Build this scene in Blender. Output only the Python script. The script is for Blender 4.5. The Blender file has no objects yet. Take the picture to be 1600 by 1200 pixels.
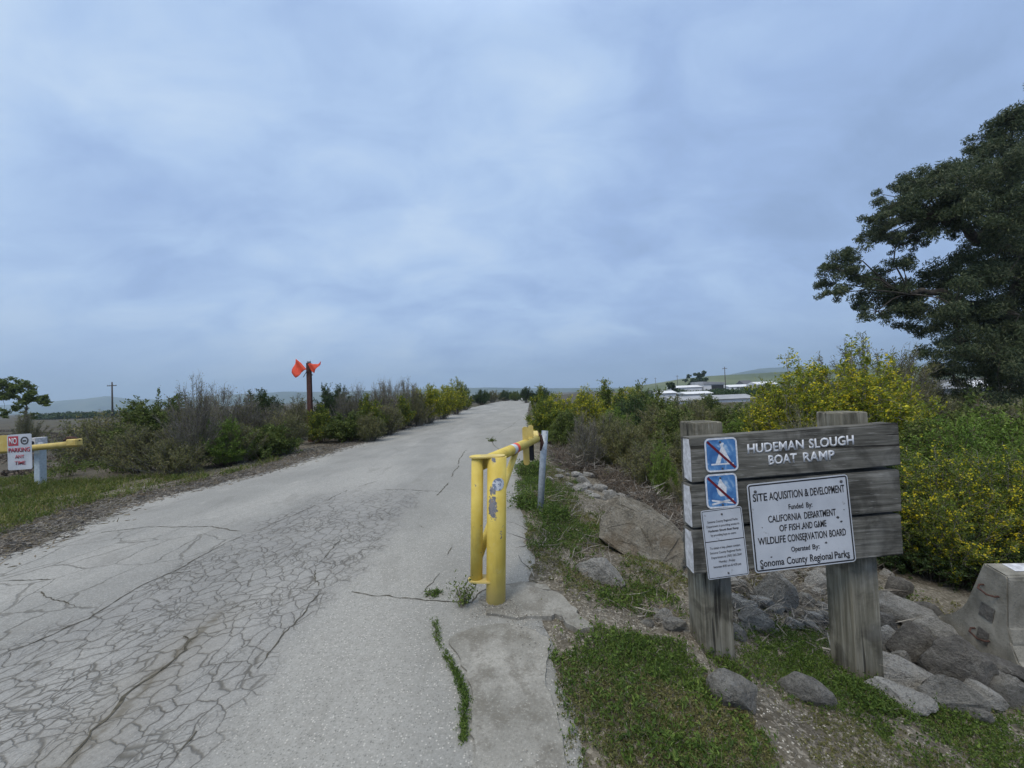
import bpy, bmesh, math, random
import numpy as np
from mathutils import Vector, Matrix

S = bpy.context.scene
COL = S.collection
rad = math.radians

# ------------------------------------------------------------------ camera, sky, sun, exposure
CAMZ = 1.55
PITCH, ROLL, FPX = rad(1.43), rad(2.32), 600.0
_f = Vector((0, math.cos(PITCH), math.sin(PITCH)))
_r0, _u0 = Vector((1, 0, 0)), Vector((0, -math.sin(PITCH), math.cos(PITCH)))
_u = _u0 * math.cos(ROLL) + _r0 * math.sin(ROLL)
_r = _r0 * math.cos(ROLL) - _u0 * math.sin(ROLL)
cam_d = bpy.data.cameras.new('camera'); cam = bpy.data.objects.new('camera', cam_d); COL.objects.link(cam)
cam_d.sensor_width = 36; cam_d.lens = 36 * FPX / 1600; cam_d.clip_start = 0.05; cam_d.clip_end = 20000
cam.matrix_world = Matrix(((_r.x, _u.x, -_f.x, 0), (_r.y, _u.y, -_f.y, 0), (_r.z, _u.z, -_f.z, CAMZ), (0, 0, 0, 1)))
S.camera = cam
S.view_settings.view_transform = 'Standard'; S.view_settings.look = 'None'
S.view_settings.gamma = 1; S.view_settings.use_curve_mapping = False
S.view_settings.exposure = 0.10
SUN_EL, SUN_AZ = rad(52), rad(215)          # azimuth clockwise from +Y: behind the camera, to its left
sd = bpy.data.lights.new('sun', 'SUN'); sd.energy = 1.5; sd.angle = rad(18); sd.color = (1.0, .90, .74)
so = bpy.data.objects.new('sun', sd); COL.objects.link(so)
sv = Vector((math.sin(SUN_AZ) * math.cos(SUN_EL), math.cos(SUN_AZ) * math.cos(SUN_EL), math.sin(SUN_EL)))
so.rotation_euler = (-sv).to_track_quat('-Z', 'Y').to_euler(); so.location = (-20, -20, 40)


class NT:
    """small node-tree writer"""
    def __init__(s, tree): s.t = tree; s.n = tree.nodes; s.l = tree.links
    def put(s, sock, v):
        if isinstance(v, bpy.types.NodeSocket): s.l.new(v, sock)
        elif v is not None:
            if sock.type == 'RGBA' and not isinstance(v, (int, float)): sock.default_value = tuple(v)[:3] + (1,)
            elif sock.type == 'RGBA': sock.default_value = (v, v, v, 1)
            elif sock.type == 'VECTOR' and isinstance(v, (int, float)): sock.default_value = (v, v, v)
            else: sock.default_value = v
    def node(s, typ, **kw):
        n = s.n.new(typ)
        for k, v in kw.items(): setattr(n, k, v)
        return n
    def math(s, op, a, b=None, c=None, clamp=False):
        n = s.node('ShaderNodeMath', operation=op, use_clamp=clamp)
        for i, v in enumerate((a, b, c)):
            if v is not None: s.put(n.inputs[i], v)
        return n.outputs[0]
    def vmath(s, op, a, b=None):
        n = s.node('ShaderNodeVectorMath', operation=op)
        s.put(n.inputs[0], a)
        if b is not None: s.put(n.inputs[1], b)
        return n.outputs['Value'] if op in ('LENGTH', 'DISTANCE', 'DOT_PRODUCT') else n.outputs[0]
    def noise(s, vec, scale, detail=4, rough=.55, dist=0, col=False):
        n = s.node('ShaderNodeTexNoise'); s.put(n.inputs['Vector'], vec)
        n.inputs['Scale'].default_value = scale; n.inputs['Detail'].default_value = detail
        n.inputs['Roughness'].default_value = rough; n.inputs['Distortion'].default_value = dist
        return n.outputs['Color' if col else 'Fac']
    def voro(s, vec, scale, feature='F1', out='Distance', rnd=1):
        n = s.node('ShaderNodeTexVoronoi', feature=feature); s.put(n.inputs['Vector'], vec)
        n.inputs['Scale'].default_value = scale; n.inputs['Randomness'].default_value = rnd
        return n.outputs[out]
    def ramp(s, fac, stops, interp='LINEAR'):
        n = s.node('ShaderNodeValToRGB'); s.put(n.inputs[0], fac); cr = n.color_ramp; cr.interpolation = interp
        while len(cr.elements) < len(stops): cr.elements.new(.5)
        for e, (p, c) in zip(cr.elements, stops):
            e.position = p; e.color = (c, c, c, 1) if isinstance(c, (int, float)) else tuple(c) + (1,)
        return n.outputs[0]
    def mix(s, fac, a, b, mode='MIX'):
        n = s.node('ShaderNodeMix', data_type='RGBA', blend_type=mode)
        s.put(n.inputs[0], fac); s.put(n.inputs[6], a); s.put(n.inputs[7], b)
        return n.outputs[2]
    def sstep(s, x, a, b):
        n = s.node('ShaderNodeMapRange', interpolation_type='SMOOTHSTEP')
        s.put(n.inputs[0], x); n.inputs[1].default_value = a; n.inputs[2].default_value = b
        n.inputs[3].default_value = 0; n.inputs[4].default_value = 1
        return n.outputs[0]
    def pos(s): return s.node('ShaderNodeNewGeometry').outputs['Position']
    def obj(s): return s.node('ShaderNodeTexCoord').outputs['Object']
    def island(s): return s.node('ShaderNodeNewGeometry').outputs['Random Per Island']
    def sep(s, v):
        n = s.node('ShaderNodeSeparateXYZ'); s.put(n.inputs[0], v); return n.outputs
    def scale(s, v, xyz): return s.vmath('MULTIPLY', v, xyz)
    def bump(s, h, strength=.3, dist=.01, normal=None):
        n = s.node('ShaderNodeBump'); s.put(n.inputs['Height'], h)
        n.inputs['Strength'].default_value = strength; n.inputs['Distance'].default_value = dist
        if normal is not None: s.l.new(normal, n.inputs['Normal'])
        return n.outputs[0]


w = bpy.data.worlds.new('World'); S.world = w; w.use_nodes = True
g = NT(w.node_tree); g.n.clear()
wout = g.node('ShaderNodeOutputWorld')
sky = g.node('ShaderNodeTexSky', sky_type='NISHITA'); sky.sun_disc = False
sky.sun_elevation = SUN_EL; sky.sun_rotation = SUN_AZ
bg1 = g.node('ShaderNodeBackground'); g.l.new(sky.outputs[0], bg1.inputs[0]); bg1.inputs[1].default_value = .06
d = g.node('ShaderNodeTexCoord').outputs['Generated']
dx, dy, dz = g.sep(d)
el = g.math('MAXIMUM', dz, 0.0)
den = g.math('ADD', el, 0.42)
cmb = g.node('ShaderNodeCombineXYZ'); g.put(cmb.inputs[0], g.math('DIVIDE', dx, den)); g.put(cmb.inputs[1], g.math('DIVIDE', dy, den))
cp = cmb.outputs[0]
n1 = g.noise(g.scale(cp, (1.0, 1.3, 1)), 1.25, 6, .5, .3)
n2 = g.noise(g.scale(g.vmath('ADD', cp, (7.3, 2.1, 0)), (1.0, 1.6, 1)), 3.6, 7, .58, .5)
n3 = g.noise(g.vmath('ADD', cp, (3.7, 9.1, 0)), .6, 3, .5, 0)
f = g.math('ADD', g.math('MULTIPLY', n1, .74), g.math('MULTIPLY', n2, .42))
f = g.math('ADD', f, g.math('MULTIPLY', n3, .3))
f = g.math('ADD', f, g.math('SUBTRACT', g.math('MULTIPLY', dx, -.14), .055))
cloud = g.ramp(f, [(.46, (.285, .405, .645)), (.59, (.345, .485, .765)), (.71, (.435, .59, .85)), (.88, (.58, .72, .91))])
hz = g.sstep(dz, .0, .22)
cloud = g.mix(hz, g.mix(.55, cloud, (.29, .40, .61)), cloud)
zs = g.sstep(dz, .68, .92)                    # unseen overcast overhead, brightness and white added to light the ground
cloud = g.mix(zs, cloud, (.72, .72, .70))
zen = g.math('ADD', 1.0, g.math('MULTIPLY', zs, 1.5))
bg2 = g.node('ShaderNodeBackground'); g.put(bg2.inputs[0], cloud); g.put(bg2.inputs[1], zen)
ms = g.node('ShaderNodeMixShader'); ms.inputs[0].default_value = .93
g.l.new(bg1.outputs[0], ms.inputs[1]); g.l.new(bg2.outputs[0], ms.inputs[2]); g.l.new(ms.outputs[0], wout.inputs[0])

# ------------------------------------------------------------------ pixel helpers (measured from the photograph, 1600x1200)
CP = np.array((0, 0, CAMZ))
def ray(u, v):
    dd = _f + _r * ((u - 800) / FPX) + _u * ((600 - v) / FPX)
    return np.array(dd)
def at_depth(u, v, Z): return CP + ray(u, v) * (Z / ray(u, v)[1])          # Z = world y
def on_z(u, v, z=0.0):
    r = ray(u, v); return CP + r * ((z - CAMZ) / r[2])

# ------------------------------------------------------------------ terrain
XRY = [-5, 0, 1.5, 3, 5.3, 8.8, 18, 34, 60, 90, 120, 170, 260]
XRX = [.3, .25, .2, .12, .02, .2, .6, 1.3, 2.6, 5.2, 9, 17, 40]
XLY = [-5, 0, 4.7, 6.2, 8.2, 12, 26, 50, 80, 110, 160, 260]
XLX = [-5.6, -5.6, -5.7, -6.3, -5.7, -5.5, -5.2, -5.0, -2.7, 1.0, 8, 31]
def xr(y): return np.interp(y, XRY, XRX)
def xl(y): return np.interp(y, XLY, XLX)
rs = np.random.RandomState(5)
_h = rs.rand(64, 64)
def vnoise(x, y, sc):
    x = np.asarray(x, float) * sc + 100.3; y = np.asarray(y, float) * sc + 57.7
    xi = np.floor(x).astype(int); yi = np.floor(y).astype(int); fx = x - xi; fy = y - yi
    fx = fx * fx * (3 - 2 * fx); fy = fy * fy * (3 - 2 * fy)
    a = _h[xi % 64, yi % 64]; b = _h[(xi + 1) % 64, yi % 64]; c = _h[xi % 64, (yi + 1) % 64]; e = _h[(xi + 1) % 64, (yi + 1) % 64]
    return (a * (1 - fx) + b * fx) * (1 - fy) + (c * (1 - fx) + e * fx) * fy
def smooth(t): t = np.clip(t, 0, 1); return t * t * (3 - 2 * t)
def H(x, y):
    x = np.asarray(x, float); y = np.asarray(y, float)
    dr = x - xr(y); dl = xl(y) - x
    zr = np.interp(dr, [0, .3, 2.5, 5, 9, 14], [0, 0, -.55, -1.0, -1.45, -1.6])
    zl = -1.2 * smooth((dl - 5) / 9)
    z = np.where(dr > 0, zr, np.where(dl > 0, zl, 0))
    off = np.maximum(np.maximum(dr, dl), 0)
    amp = np.clip(off / .8, 0, 1)
    z = z + amp * ((vnoise(x, y, 2.2) - .5) * .07 + (vnoise(x, y, 6.0) - .5) * .035)
    z = z + np.clip((off - 3) / 4, 0, 1) * (vnoise(x, y, .5) - .5) * .25
    return z
def ground_hit(u, v):
    r = ray(u, v); t = np.linspace(.5, 400, 80000)
    p = CP[None] + t[:, None] * r[None]
    below = p[:, 2] <= H(p[:, 0], p[:, 1])
    i = int(np.argmax(below)) if below.any() else len(t) - 1
    return p[i]

# ------------------------------------------------------------------ object helpers
def tag(o, label=None, cat=None, group=None, kind=None):
    if label: o['label'] = label
    if cat: o['category'] = cat
    if group: o['group'] = group
    if kind: o['kind'] = kind
    return o
def empty(name, loc=(0, 0, 0), rz=0):
    o = bpy.data.objects.new(name, None); o.location = loc; o.rotation_euler = (0, 0, rz); o.empty_display_size = .2
    COL.objects.link(o); return o
def link(name, me, parent=None):
    o = bpy.data.objects.new(name, me); COL.objects.link(o)
    if parent is not None: o.parent = parent
    return o
def set_smooth(me, on=True):
    me.polygons.foreach_set('use_smooth', [on] * len(me.polygons))
def np_mesh(name, verts, faces, mats, midx=None, smooth_=False):
    """verts (n,3), faces list of (m,k) arrays of the same or different k"""
    me = bpy.data.meshes.new(name)
    if isinstance(faces, np.ndarray): faces = [faces]
    faces = [np.asarray(f_) for f_ in faces if len(f_)]
    nl = sum(f_.size for f_ in faces); nf = sum(len(f_) for f_ in faces)
    me.vertices.add(len(verts)); me.vertices.foreach_set('co', np.asarray(verts, np.float32).ravel())
    me.loops.add(nl); me.loops.foreach_set('vertex_index', np.concatenate([f_.ravel() for f_ in faces]).astype(np.int32))
    tot = np.concatenate([np.full(len(f_), f_.shape[1]) for f_ in faces]).astype(np.int32)
    st = np.concatenate([[0], np.cumsum(tot)[:-1]]).astype(np.int32)
    me.polygons.add(nf); me.polygons.foreach_set('loop_start', st); me.polygons.foreach_set('loop_total', tot)
    if midx is not None: me.polygons.foreach_set('material_index', np.asarray(midx, np.int32))
    me.polygons.foreach_set('use_smooth', np.full(nf, smooth_))
    for m in (mats if isinstance(mats, (list, tuple)) else [mats]): me.materials.append(m)
    me.update(calc_edges=True); me.validate()
    return me
class BM:
    """collects solid shapes in one bmesh"""
    def __init__(s): s.b = bmesh.new()
    def _xf(s, vs, M):
        for v in vs: v.co = M @ v.co
    def box(s, x0, x1, y0, y1, z0, z1, bev=0, M=None, seg=1):
        r = bmesh.ops.create_cube(s.b, size=1)['verts']
        for v in r: v.co = Vector(((x0 + x1) / 2 + v.co.x * (x1 - x0), (y0 + y1) / 2 + v.co.y * (y1 - y0), (z0 + z1) / 2 + v.co.z * (z1 - z0)))
        if bev:
            es = list({e for v in r for e in v.link_edges})
            rr = bmesh.ops.bevel(s.b, geom=es, offset=bev, segments=seg, affect='EDGES', profile=.6)
            r = list({v for f_ in rr['faces'] for v in f_.verts} | {v for v in r if v.is_valid})
        if M is not None: s._xf(r, M)
        return s
    def tube(s, pts, radii, n=16, cap=True):
        pts = [Vector(p) for p in pts]; rings = []
        if isinstance(radii, (int, float)): radii = [radii] * len(pts)
        up = Vector((0.01, 0.02, 1))
        for i, p in enumerate(pts):
            t = (pts[min(i + 1, len(pts) - 1)] - pts[max(i - 1, 0)]).normalized()
            a = t.cross(up if abs(t.z) < .95 else Vector((1, 0, 0))).normalized(); b = t.cross(a)
            rings.append([s.b.verts.new(p + (a * math.cos(2 * math.pi * k / n) + b * math.sin(2 * math.pi * k / n)) * radii[i]) for k in range(n)])
        for i in range(len(rings) - 1):
            for k in range(n):
                f_ = s.b.faces.new((rings[i][k], rings[i][(k + 1) % n], rings[i + 1][(k + 1) % n], rings[i + 1][k])); f_.smooth = True
        if cap:
            s.b.faces.new(rings[0]); s.b.faces.new(list(reversed(rings[-1])))
        return s
    def prism(s, poly, t0, t1, M=None, axis='y'):
        """poly in (x,z); extruded along y from t0 to t1"""
        A = [s.b.verts.new((p[0], t0, p[1])) for p in poly]; B = [s.b.verts.new((p[0], t1, p[1])) for p in poly]
        s.b.faces.new(A); s.b.faces.new(list(reversed(B)))
        for i in range(len(A)):
            j = (i + 1) % len(A); s.b.faces.new((A[i], B[i], B[j], A[j]))
        if M is not None: s._xf(A + B, M)
        return s
    def done(s, name, mat, parent=None, subdiv=0, jitter=0):
        bmesh.ops.recalc_face_normals(s.b, faces=s.b.faces)
        if subdiv: bmesh.ops.subdivide_edges(s.b, edges=s.b.edges, cuts=subdiv, use_grid_fill=True)
        if jitter:
            rr = random.Random(3)
            for v in s.b.verts: v.co += Vector((rr.uniform(-1, 1), rr.uniform(-1, 1), rr.uniform(-1, 1))) * jitter
        me = bpy.data.meshes.new(name); s.b.to_mesh(me); s.b.free(); me.materials.append(mat)
        return link(name, me, parent)

def sticks(p0, p1, r0, r1):
    """three-sided tapering prisms, vectorised"""
    n = len(p0); dd = p1 - p0; L = np.linalg.norm(dd, axis=1, keepdims=True) + 1e-9; t = dd / L
    ref = np.where(np.abs(t[:, 2:3]) < .9, np.array([[0, 0, 1.]]), np.array([[1., 0, 0]]))
    a = np.cross(t, ref); a /= np.linalg.norm(a, axis=1, keepdims=True) + 1e-9; b = np.cross(t, a)
    V = np.empty((n, 6, 3))
    r0 = np.broadcast_to(np.asarray(r0, float).reshape(-1, 1), (n, 1)); r1 = np.broadcast_to(np.asarray(r1, float).reshape(-1, 1), (n, 1))
    for k in range(3):
        c_, s_ = math.cos(2.094 * k), math.sin(2.094 * k)
        o = a * c_ + b * s_
        V[:, k] = p0 + o * r0; V[:, 3 + k] = p1 + o * r1
    base = (np.arange(n) * 6)[:, None]
    F = np.concatenate([base + np.array([[k, (k + 1) % 3, 3 + (k + 1) % 3, 3 + k]]) for k in range(3)])
    return V.reshape(-1, 3), F
def leaves(c, d_, L, W, rnd, fold=.25):
    """diamond leaves: centre c, axis d_, length L, width W (each (n,))"""
    n = len(c); d_ = d_ / (np.linalg.norm(d_, axis=1, keepdims=True) + 1e-9)
    q = rnd.normal(size=(n, 3)); a = np.cross(d_, q); a /= np.linalg.norm(a, axis=1, keepdims=True) + 1e-9
    nn = np.cross(d_, a)
    L = np.broadcast_to(np.asarray(L, float), (n,))[:, None]; W = np.broadcast_to(np.asarray(W, float), (n,))[:, None]
    V = np.stack([c - d_ * L * .5, c + a * W * .5 + nn * W * fold, c + d_ * L * .5, c - a * W * .5 + nn * W * fold], 1)
    return V.reshape(-1, 3), (np.arange(n) * 4)[:, None] + np.array([[0, 1, 2, 3]])
def cat_geo(parts):
    V, F, o = [], [], 0
    for v, f_ in parts: V.append(v); F.append(f_ + o); o += len(v)
    return np.concatenate(V), np.concatenate(F)

# ------------------------------------------------------------------ materials
def material(name, fn, rough=.85, spec=.3):
    m = bpy.data.materials.new(name); m.use_nodes = True; t = NT(m.node_tree)
    b = t.n['Principled BSDF']; b.inputs['Roughness'].default_value = rough
    b.inputs['Specular IOR Level'].default_value = spec
    r = fn(t, b)
    if r is not None: t.put(b.inputs['Base Color'], r)
    return m
def leaf_mat(name, c1, c2, c3=None, trans=.25, rough=.65):
    def fn(t, b):
        rnd = t.island(); st = [(0, c1), (.6, c2), (1, c3 or c2)]
        col = t.ramp(rnd, st)
        n = t.noise(t.pos(), 1.1, 3)
        col = t.mix(t.sstep(n, .35, .65), t.mix(1, col, (.72, .8, .72), 'MULTIPLY'), col)
        t.put(b.inputs['Base Color'], col)
        tr = t.node('ShaderNodeBsdfTranslucent'); t.put(tr.inputs[0], col)
        mx = t.node('ShaderNodeMixShader'); mx.inputs[0].default_value = trans
        out = t.n['Material Output']
        t.l.new(b.outputs[0], mx.inputs[1]); t.l.new(tr.outputs[0], mx.inputs[2]); t.l.new(mx.outputs[0], out.inputs[0])
    return material(name, fn, rough)
M = {}
M['leaf_green'] = leaf_mat('leaf_green', (.06, .09, .02), (.125, .165, .035), (.20, .235, .06))
M['leaf_bright'] = leaf_mat('leaf_bright', (.05, .088, .018), (.10, .158, .028), (.18, .245, .05))
M['leaf_yellowgreen'] = leaf_mat('leaf_yellowgreen', (.13, .17, .018), (.24, .28, .025), (.40, .38, .035))
M['leaf_fresh'] = leaf_mat('leaf_fresh', (.08, .135, .022), (.155, .24, .035), (.25, .34, .07))
M['leaf_mid'] = leaf_mat('leaf_mid', (.07, .105, .015), (.14, .19, .025), (.25, .29, .04))
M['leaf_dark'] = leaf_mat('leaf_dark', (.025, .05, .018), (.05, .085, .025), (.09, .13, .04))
M['leaf_olive'] = leaf_mat('leaf_olive', (.11, .115, .045), (.18, .18, .065), (.27, .235, .11))
M['leaf_euca'] = leaf_mat('leaf_euca', (.038, .058, .032), (.082, .108, .052), (.15, .165, .08), .22, .5)
M['leaf_dry'] = leaf_mat('leaf_dry', (.14, .11, .07), (.22, .17, .11), (.3, .24, .16))
M['flower'] = leaf_mat('flower_yellow', (.50, .40, .015), (.72, .60, .02), (.85, .75, .06), .25)
def twig_fn(c1, c2, c3):
    return lambda t, b: t.ramp(t.island(), [(0, c1), (.5, c2), (1, c3)])
M['twig_grey'] = material('twig_grey', twig_fn((.08, .072, .062), (.155, .14, .122), (.31, .29, .255)), .9)
M['twig_brown'] = material('twig_brown', twig_fn((.055, .042, .032), (.11, .085, .065), (.17, .135, .10)), .9)
M['bark'] = material('bark', lambda t, b: t.ramp(t.noise(t.scale(t.pos(), (4, 4, .8)), 2, 5), [(.3, (.03, .026, .022)), (.7, (.10, .088, .075))]), .9)

_ga, _gb = on_z(318, 985)[:2], on_z(105, 1195)[:2]
_gd = (_gb - _ga) / np.linalg.norm(_gb - _ga); GUN = (-_gd[1], _gd[0], float(_gd[1] * _ga[0] - _gd[0] * _ga[1]))
def asphalt_fn(t, b):
    p = t.pos(); x, y, z = t.sep(p)
    fine = t.noise(p, 190, 2, .6); mid = t.noise(p, 26, 4, .6); big = t.noise(p, .9, 5, .6); big2 = t.noise(t.scale(p, (1, .28, 1)), .8, 4)
    base = t.ramp(big, [(.3, (.215, .215, .205)), (.7, (.29, .29, .275))])
    base = t.mix(t.sstep(big2, .42, .66), base, (.335, .33, .31))
    base = t.mix(t.math('MULTIPLY', t.sstep(mid, .35, .7), .45), base, (.19, .185, .17))
    grit = t.noise(p, 75, 3, .75)
    base = t.mix(t.math('MULTIPLY', t.sstep(grit, .5, .66), .5), base, (.14, .135, .125))
    base = t.mix(t.math('MULTIPLY', t.sstep(grit, .46, .33), .5), base, (.42, .41, .38))
    st = t.noise(t.scale(t.vmath('ADD', p, (3, 8, 0)), (1, .45, 1)), 2.1, 6, .65, .5)
    base = t.mix(t.math('MULTIPLY', t.sstep(st, .54, .68), .4), base, (.17, .165, .15))
    base = t.mix(t.math('MULTIPLY', t.sstep(st, .42, .30), .35), base, (.38, .37, .345))
    # aggregate: pale and dark stones, stronger on the worn right side
    worn = t.sstep(t.math('ADD', x, t.math('MULTIPLY', t.noise(p, .7, 3), 1.0)), -1.6, -.6)
    vcol = t.voro(p, 90, 'F1', 'Color'); vd = t.voro(p, 90, 'F1', 'Distance')
    vr = t.sep(vcol)
    stone = t.math('MULTIPLY', t.sstep(vd, .5, .28), 1.0)
    pale = t.math('MULTIPLY', t.math('GREATER_THAN', vr[0], .86), stone)
    dark = t.math('MULTIPLY', t.math('LESS_THAN', vr[0], .2), stone)
    am = t.math('ADD', .3, t.math('MULTIPLY', worn, .6))
    base = t.mix(t.math('MULTIPLY', pale, am), base, (.52, .50, .46))
    base = t.mix(t.math('MULTIPLY', dark, t.math('MULTIPLY', am, .8)), base, (.11, .11, .105))
    base = t.mix(t.math('MULTIPLY', worn, .25), base, (.24, .235, .21))
    # alligator cracking along the wheel path
    wob = t.math('MULTIPLY', t.math('SUBTRACT', t.noise(p, 1.3, 3), .5), .9)
    xx = t.math('ADD', x, wob)
    bandA = t.math('MULTIPLY', t.sstep(xx, -3.45, -3.1), t.sstep(xx, -1.35, -1.6))
    bandA = t.math('MULTIPLY', bandA, t.sstep(t.math('ADD', y, wob), 7.2, 5.2))
    bandB = t.math('MULTIPLY', t.sstep(xx, -3.1, -3.4), t.sstep(t.math('ADD', y, wob), 5.6, 4.4))
    wv = t.noise(p, 5.5, 3, .6, 0, True)
    pw = t.vmath('ADD', p, t.scale(t.vmath('SUBTRACT', wv, (.5, .5, .5)), (.13, .13, 0)))
    wl = t.noise(p, .9, 2, .5, 0, True)
    pw = t.vmath('ADD', pw, t.scale(t.vmath('SUBTRACT', wl, (.5, .5, .5)), (.42, .42, 0)))
    pw = t.scale(pw, (1, 1, 0))
    pc = t.scale(pw, (1.0, .82, 1))
    e1 = t.voro(pc, 8.2, 'DISTANCE_TO_EDGE'); e2 = t.voro(pc, 2.1, 'DISTANCE_TO_EDGE'); e3 = t.voro(pc, 15, 'DISTANCE_TO_EDGE')
    wd = t.math('MULTIPLY', t.noise(p, 3, 3), .03)
    c1 = t.math('MULTIPLY', t.math('SUBTRACT', 1.0, t.sstep(t.math('SUBTRACT', e1, wd), -.014, .024)), bandA)
    c3 = t.math('MULTIPLY', t.math('SUBTRACT', 1.0, t.sstep(e3, .0, .07)), t.math('MULTIPLY', bandA, t.sstep(t.noise(p, 1.7, 2), .46, .58)))
    c2 = t.math('MULTIPLY', t.math('SUBTRACT', 1.0, t.sstep(t.math('SUBTRACT', e2, t.math('MULTIPLY', wd, .3)), .0, .014)), t.math('MULTIPLY', bandB, .75))
    crack = t.math('MAXIMUM', c1, t.math('MAXIMUM', c2, c3), clamp=True)
    soft = t.math('MULTIPLY', t.math('SUBTRACT', 1.0, t.sstep(e1, .0, .16)), bandA)
    base = t.mix(t.math('MULTIPLY', soft, .30), base, (.17, .16, .14))
    base = t.mix(t.math('MULTIPLY', t.math('MULTIPLY', bandA, t.noise(p, 2.3, 3)), .45), base, (.20, .20, .205))
    base = t.mix(t.math('MULTIPLY', t.math('MULTIPLY', crack, t.math('ADD', .3, t.math('MULTIPLY', t.noise(p, 4.5, 4), 1.0)), clamp=True), .88), base, (.075, .07, .058))
    ln_ = t.math('ADD', t.math('MULTIPLY', x, GUN[0]), t.math('ADD', t.math('MULTIPLY', y, GUN[1]), GUN[2]))
    gw = t.math('ABSOLUTE', t.math('ADD', ln_, t.math('MULTIPLY', t.math('SUBTRACT', t.noise(p, 6, 4, .65), .5), .22)))
    gm = t.math('MULTIPLY', t.sstep(gw, .055, .0), t.math('MULTIPLY', t.sstep(y, 3.1, 2.75), t.sstep(t.noise(p, 9, 4), .32, .55)))
    base = t.mix(t.math('MULTIPLY', gm, .75), base, (.10, .088, .065))
    gm2 = t.math('MULTIPLY', t.sstep(gw, .30, .05), t.sstep(y, 3.3, 2.7))
    base = t.mix(t.math('MULTIPLY', gm2, .30), base, (.17, .155, .125))
    hgt = t.math('ADD', t.math('MULTIPLY', fine, .2), t.math('MULTIPLY', t.math('ADD', pale, t.math('MULTIPLY', mid, .6)), .5))
    hgt = t.math('ADD', hgt, t.math('MULTIPLY', grit, -.6))
    hgt = t.math('SUBTRACT', hgt, t.math('MULTIPLY', t.math('ADD', crack, t.math('MULTIPLY', soft, .4)), 2.2))
    t.l.new(t.bump(hgt, .55, .006), b.inputs['Normal'])
    return base
M['asphalt'] = material('asphalt', asphalt_fn, .9, .25)
def crackfill_fn(t, b):
    p = t.pos(); return t.ramp(t.noise(p, 30, 3), [(.3, (.045, .042, .034)), (.7, (.12, .11, .085))])
M['crack'] = material('crack_dirt', crackfill_fn, .95, .1)
def concrete_fn(t, b):
    p = t.pos(); n = t.noise(p, 3, 6, .6); f_ = t.noise(p, 120, 3, .6)
    base = t.ramp(n, [(.32, (.17, .165, .145)), (.5, (.235, .228, .205)), (.7, (.33, .32, .29))])
    base = t.mix(t.math('MULTIPLY', t.sstep(t.noise(p, 5, 7, .7), .48, .60), .7), base, (.14, .13, .11))
    g2 = t.noise(p, 70, 3, .75); base = t.mix(t.math('MULTIPLY', t.sstep(g2, .52, .68), .5), base, (.13, .125, .11)); base = t.mix(t.math('MULTIPLY', t.sstep(g2, .45, .3), .4), base, (.46, .45, .41))
    t.l.new(t.bump(t.math('ADD', f_, n), .5, .006), b.inputs['Normal']); return base
M['concrete'] = material('concrete', concrete_fn, .92, .2)
def barrier_fn(t, b):
    p = t.pos(); n = t.noise(t.scale(p, (1, 1, .6)), 5, 6, .65); f_ = t.noise(p, 60, 4, .65)
    base = t.ramp(n, [(.28, (.13, .125, .105)), (.5, (.24, .23, .20)), (.72, (.36, .35, .31))])
    base = t.mix(t.math('MULTIPLY', t.sstep(f_, .55, .7), .4), base, (.10, .095, .08))
    t.l.new(t.bump(t.math('ADD', f_, t.math('MULTIPLY', n, 2)), .6, .01), b.inputs['Normal']); return base
M['barrier'] = material('barrier_concrete', barrier_fn, .92, .2)
def soil_fn(t, b):
    p = t.pos(); x, y, z = t.sep(p)
    n = t.noise(p, 1.6, 6, .6); f_ = t.noise(p, 40, 4, .65); n2 = t.noise(t.vmath('ADD', p, (4, 3, 0)), .35, 4)
    base = t.ramp(n, [(.3, (.095, .085, .068)), (.5, (.165, .15, .122)), (.7, (.26, .24, .20))])
    v = t.voro(p, 55, 'F1', 'Color'); vs = t.sep(v)
    base = t.mix(t.math('MULTIPLY', t.math('GREATER_THAN', vs[0], .82), .5), base, (.36, .33, .28))
    base = t.mix(t.math('MULTIPLY', t.math('LESS_THAN', vs[0], .3), .5), base, (.075, .065, .045))
    far = t.sstep(y, 12, 30)
    marsh = t.ramp(t.noise(t.scale(p, (.25, 1, 1)), .12, 5, .6), [(.3, (.055, .050, .040)), (.5, (.088, .078, .062)), (.72, (.085, .09, .045))])
    base = t.mix(far, base, marsh)
    left = t.sstep(x, -7.5, -10)
    base = t.mix(t.math('MULTIPLY', left, .7), base, marsh)
    t.l.new(t.bump(t.math('ADD', f_, t.math('MULTIPLY', vs[0], .4)), .8, .02), b.inputs['Normal']); return base
M['soil'] = material('soil', soil_fn, .95, .1)
def rock_fn(c1, c2, c3, stain=(.2, .13, .06), st=.0, lich=.3):
    def fn(t, b):
        q = t.node('ShaderNodeObjectInfo').outputs['Random']; pp = t.pos()
        n = t.noise(pp, 5.5, 9, .7, .3); f_ = t.noise(pp, 55, 5, .8); v = t.noise(pp, 16, 5, .65)
        base = t.ramp(n, [(.3, c1), (.5, c2), (.7, c3)])
        base = t.mix(t.math('MULTIPLY', q, .45), base, t.mix(1, base, (.7, .72, .75), 'MULTIPLY'))
        base = t.mix(t.math('MULTIPLY', t.sstep(f_, .5, .62), .55), base, (.09, .085, .075))
        base = t.mix(t.math('MULTIPLY', t.sstep(t.noise(pp, 13, 6, .65), .56, .63), lich), base, (.42, .41, .37))
        if st: base = t.mix(t.math('MULTIPLY', t.sstep(t.noise(t.vmath('ADD', pp, (5, 5, 5)), 2.4, 5), .47, .6), st), base, stain)
        t.l.new(t.bump(t.math('ADD', t.math('MULTIPLY', n, 2), t.math('ADD', f_, v)), 1.0, .045), b.inputs['Normal']); return base
    return fn
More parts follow.
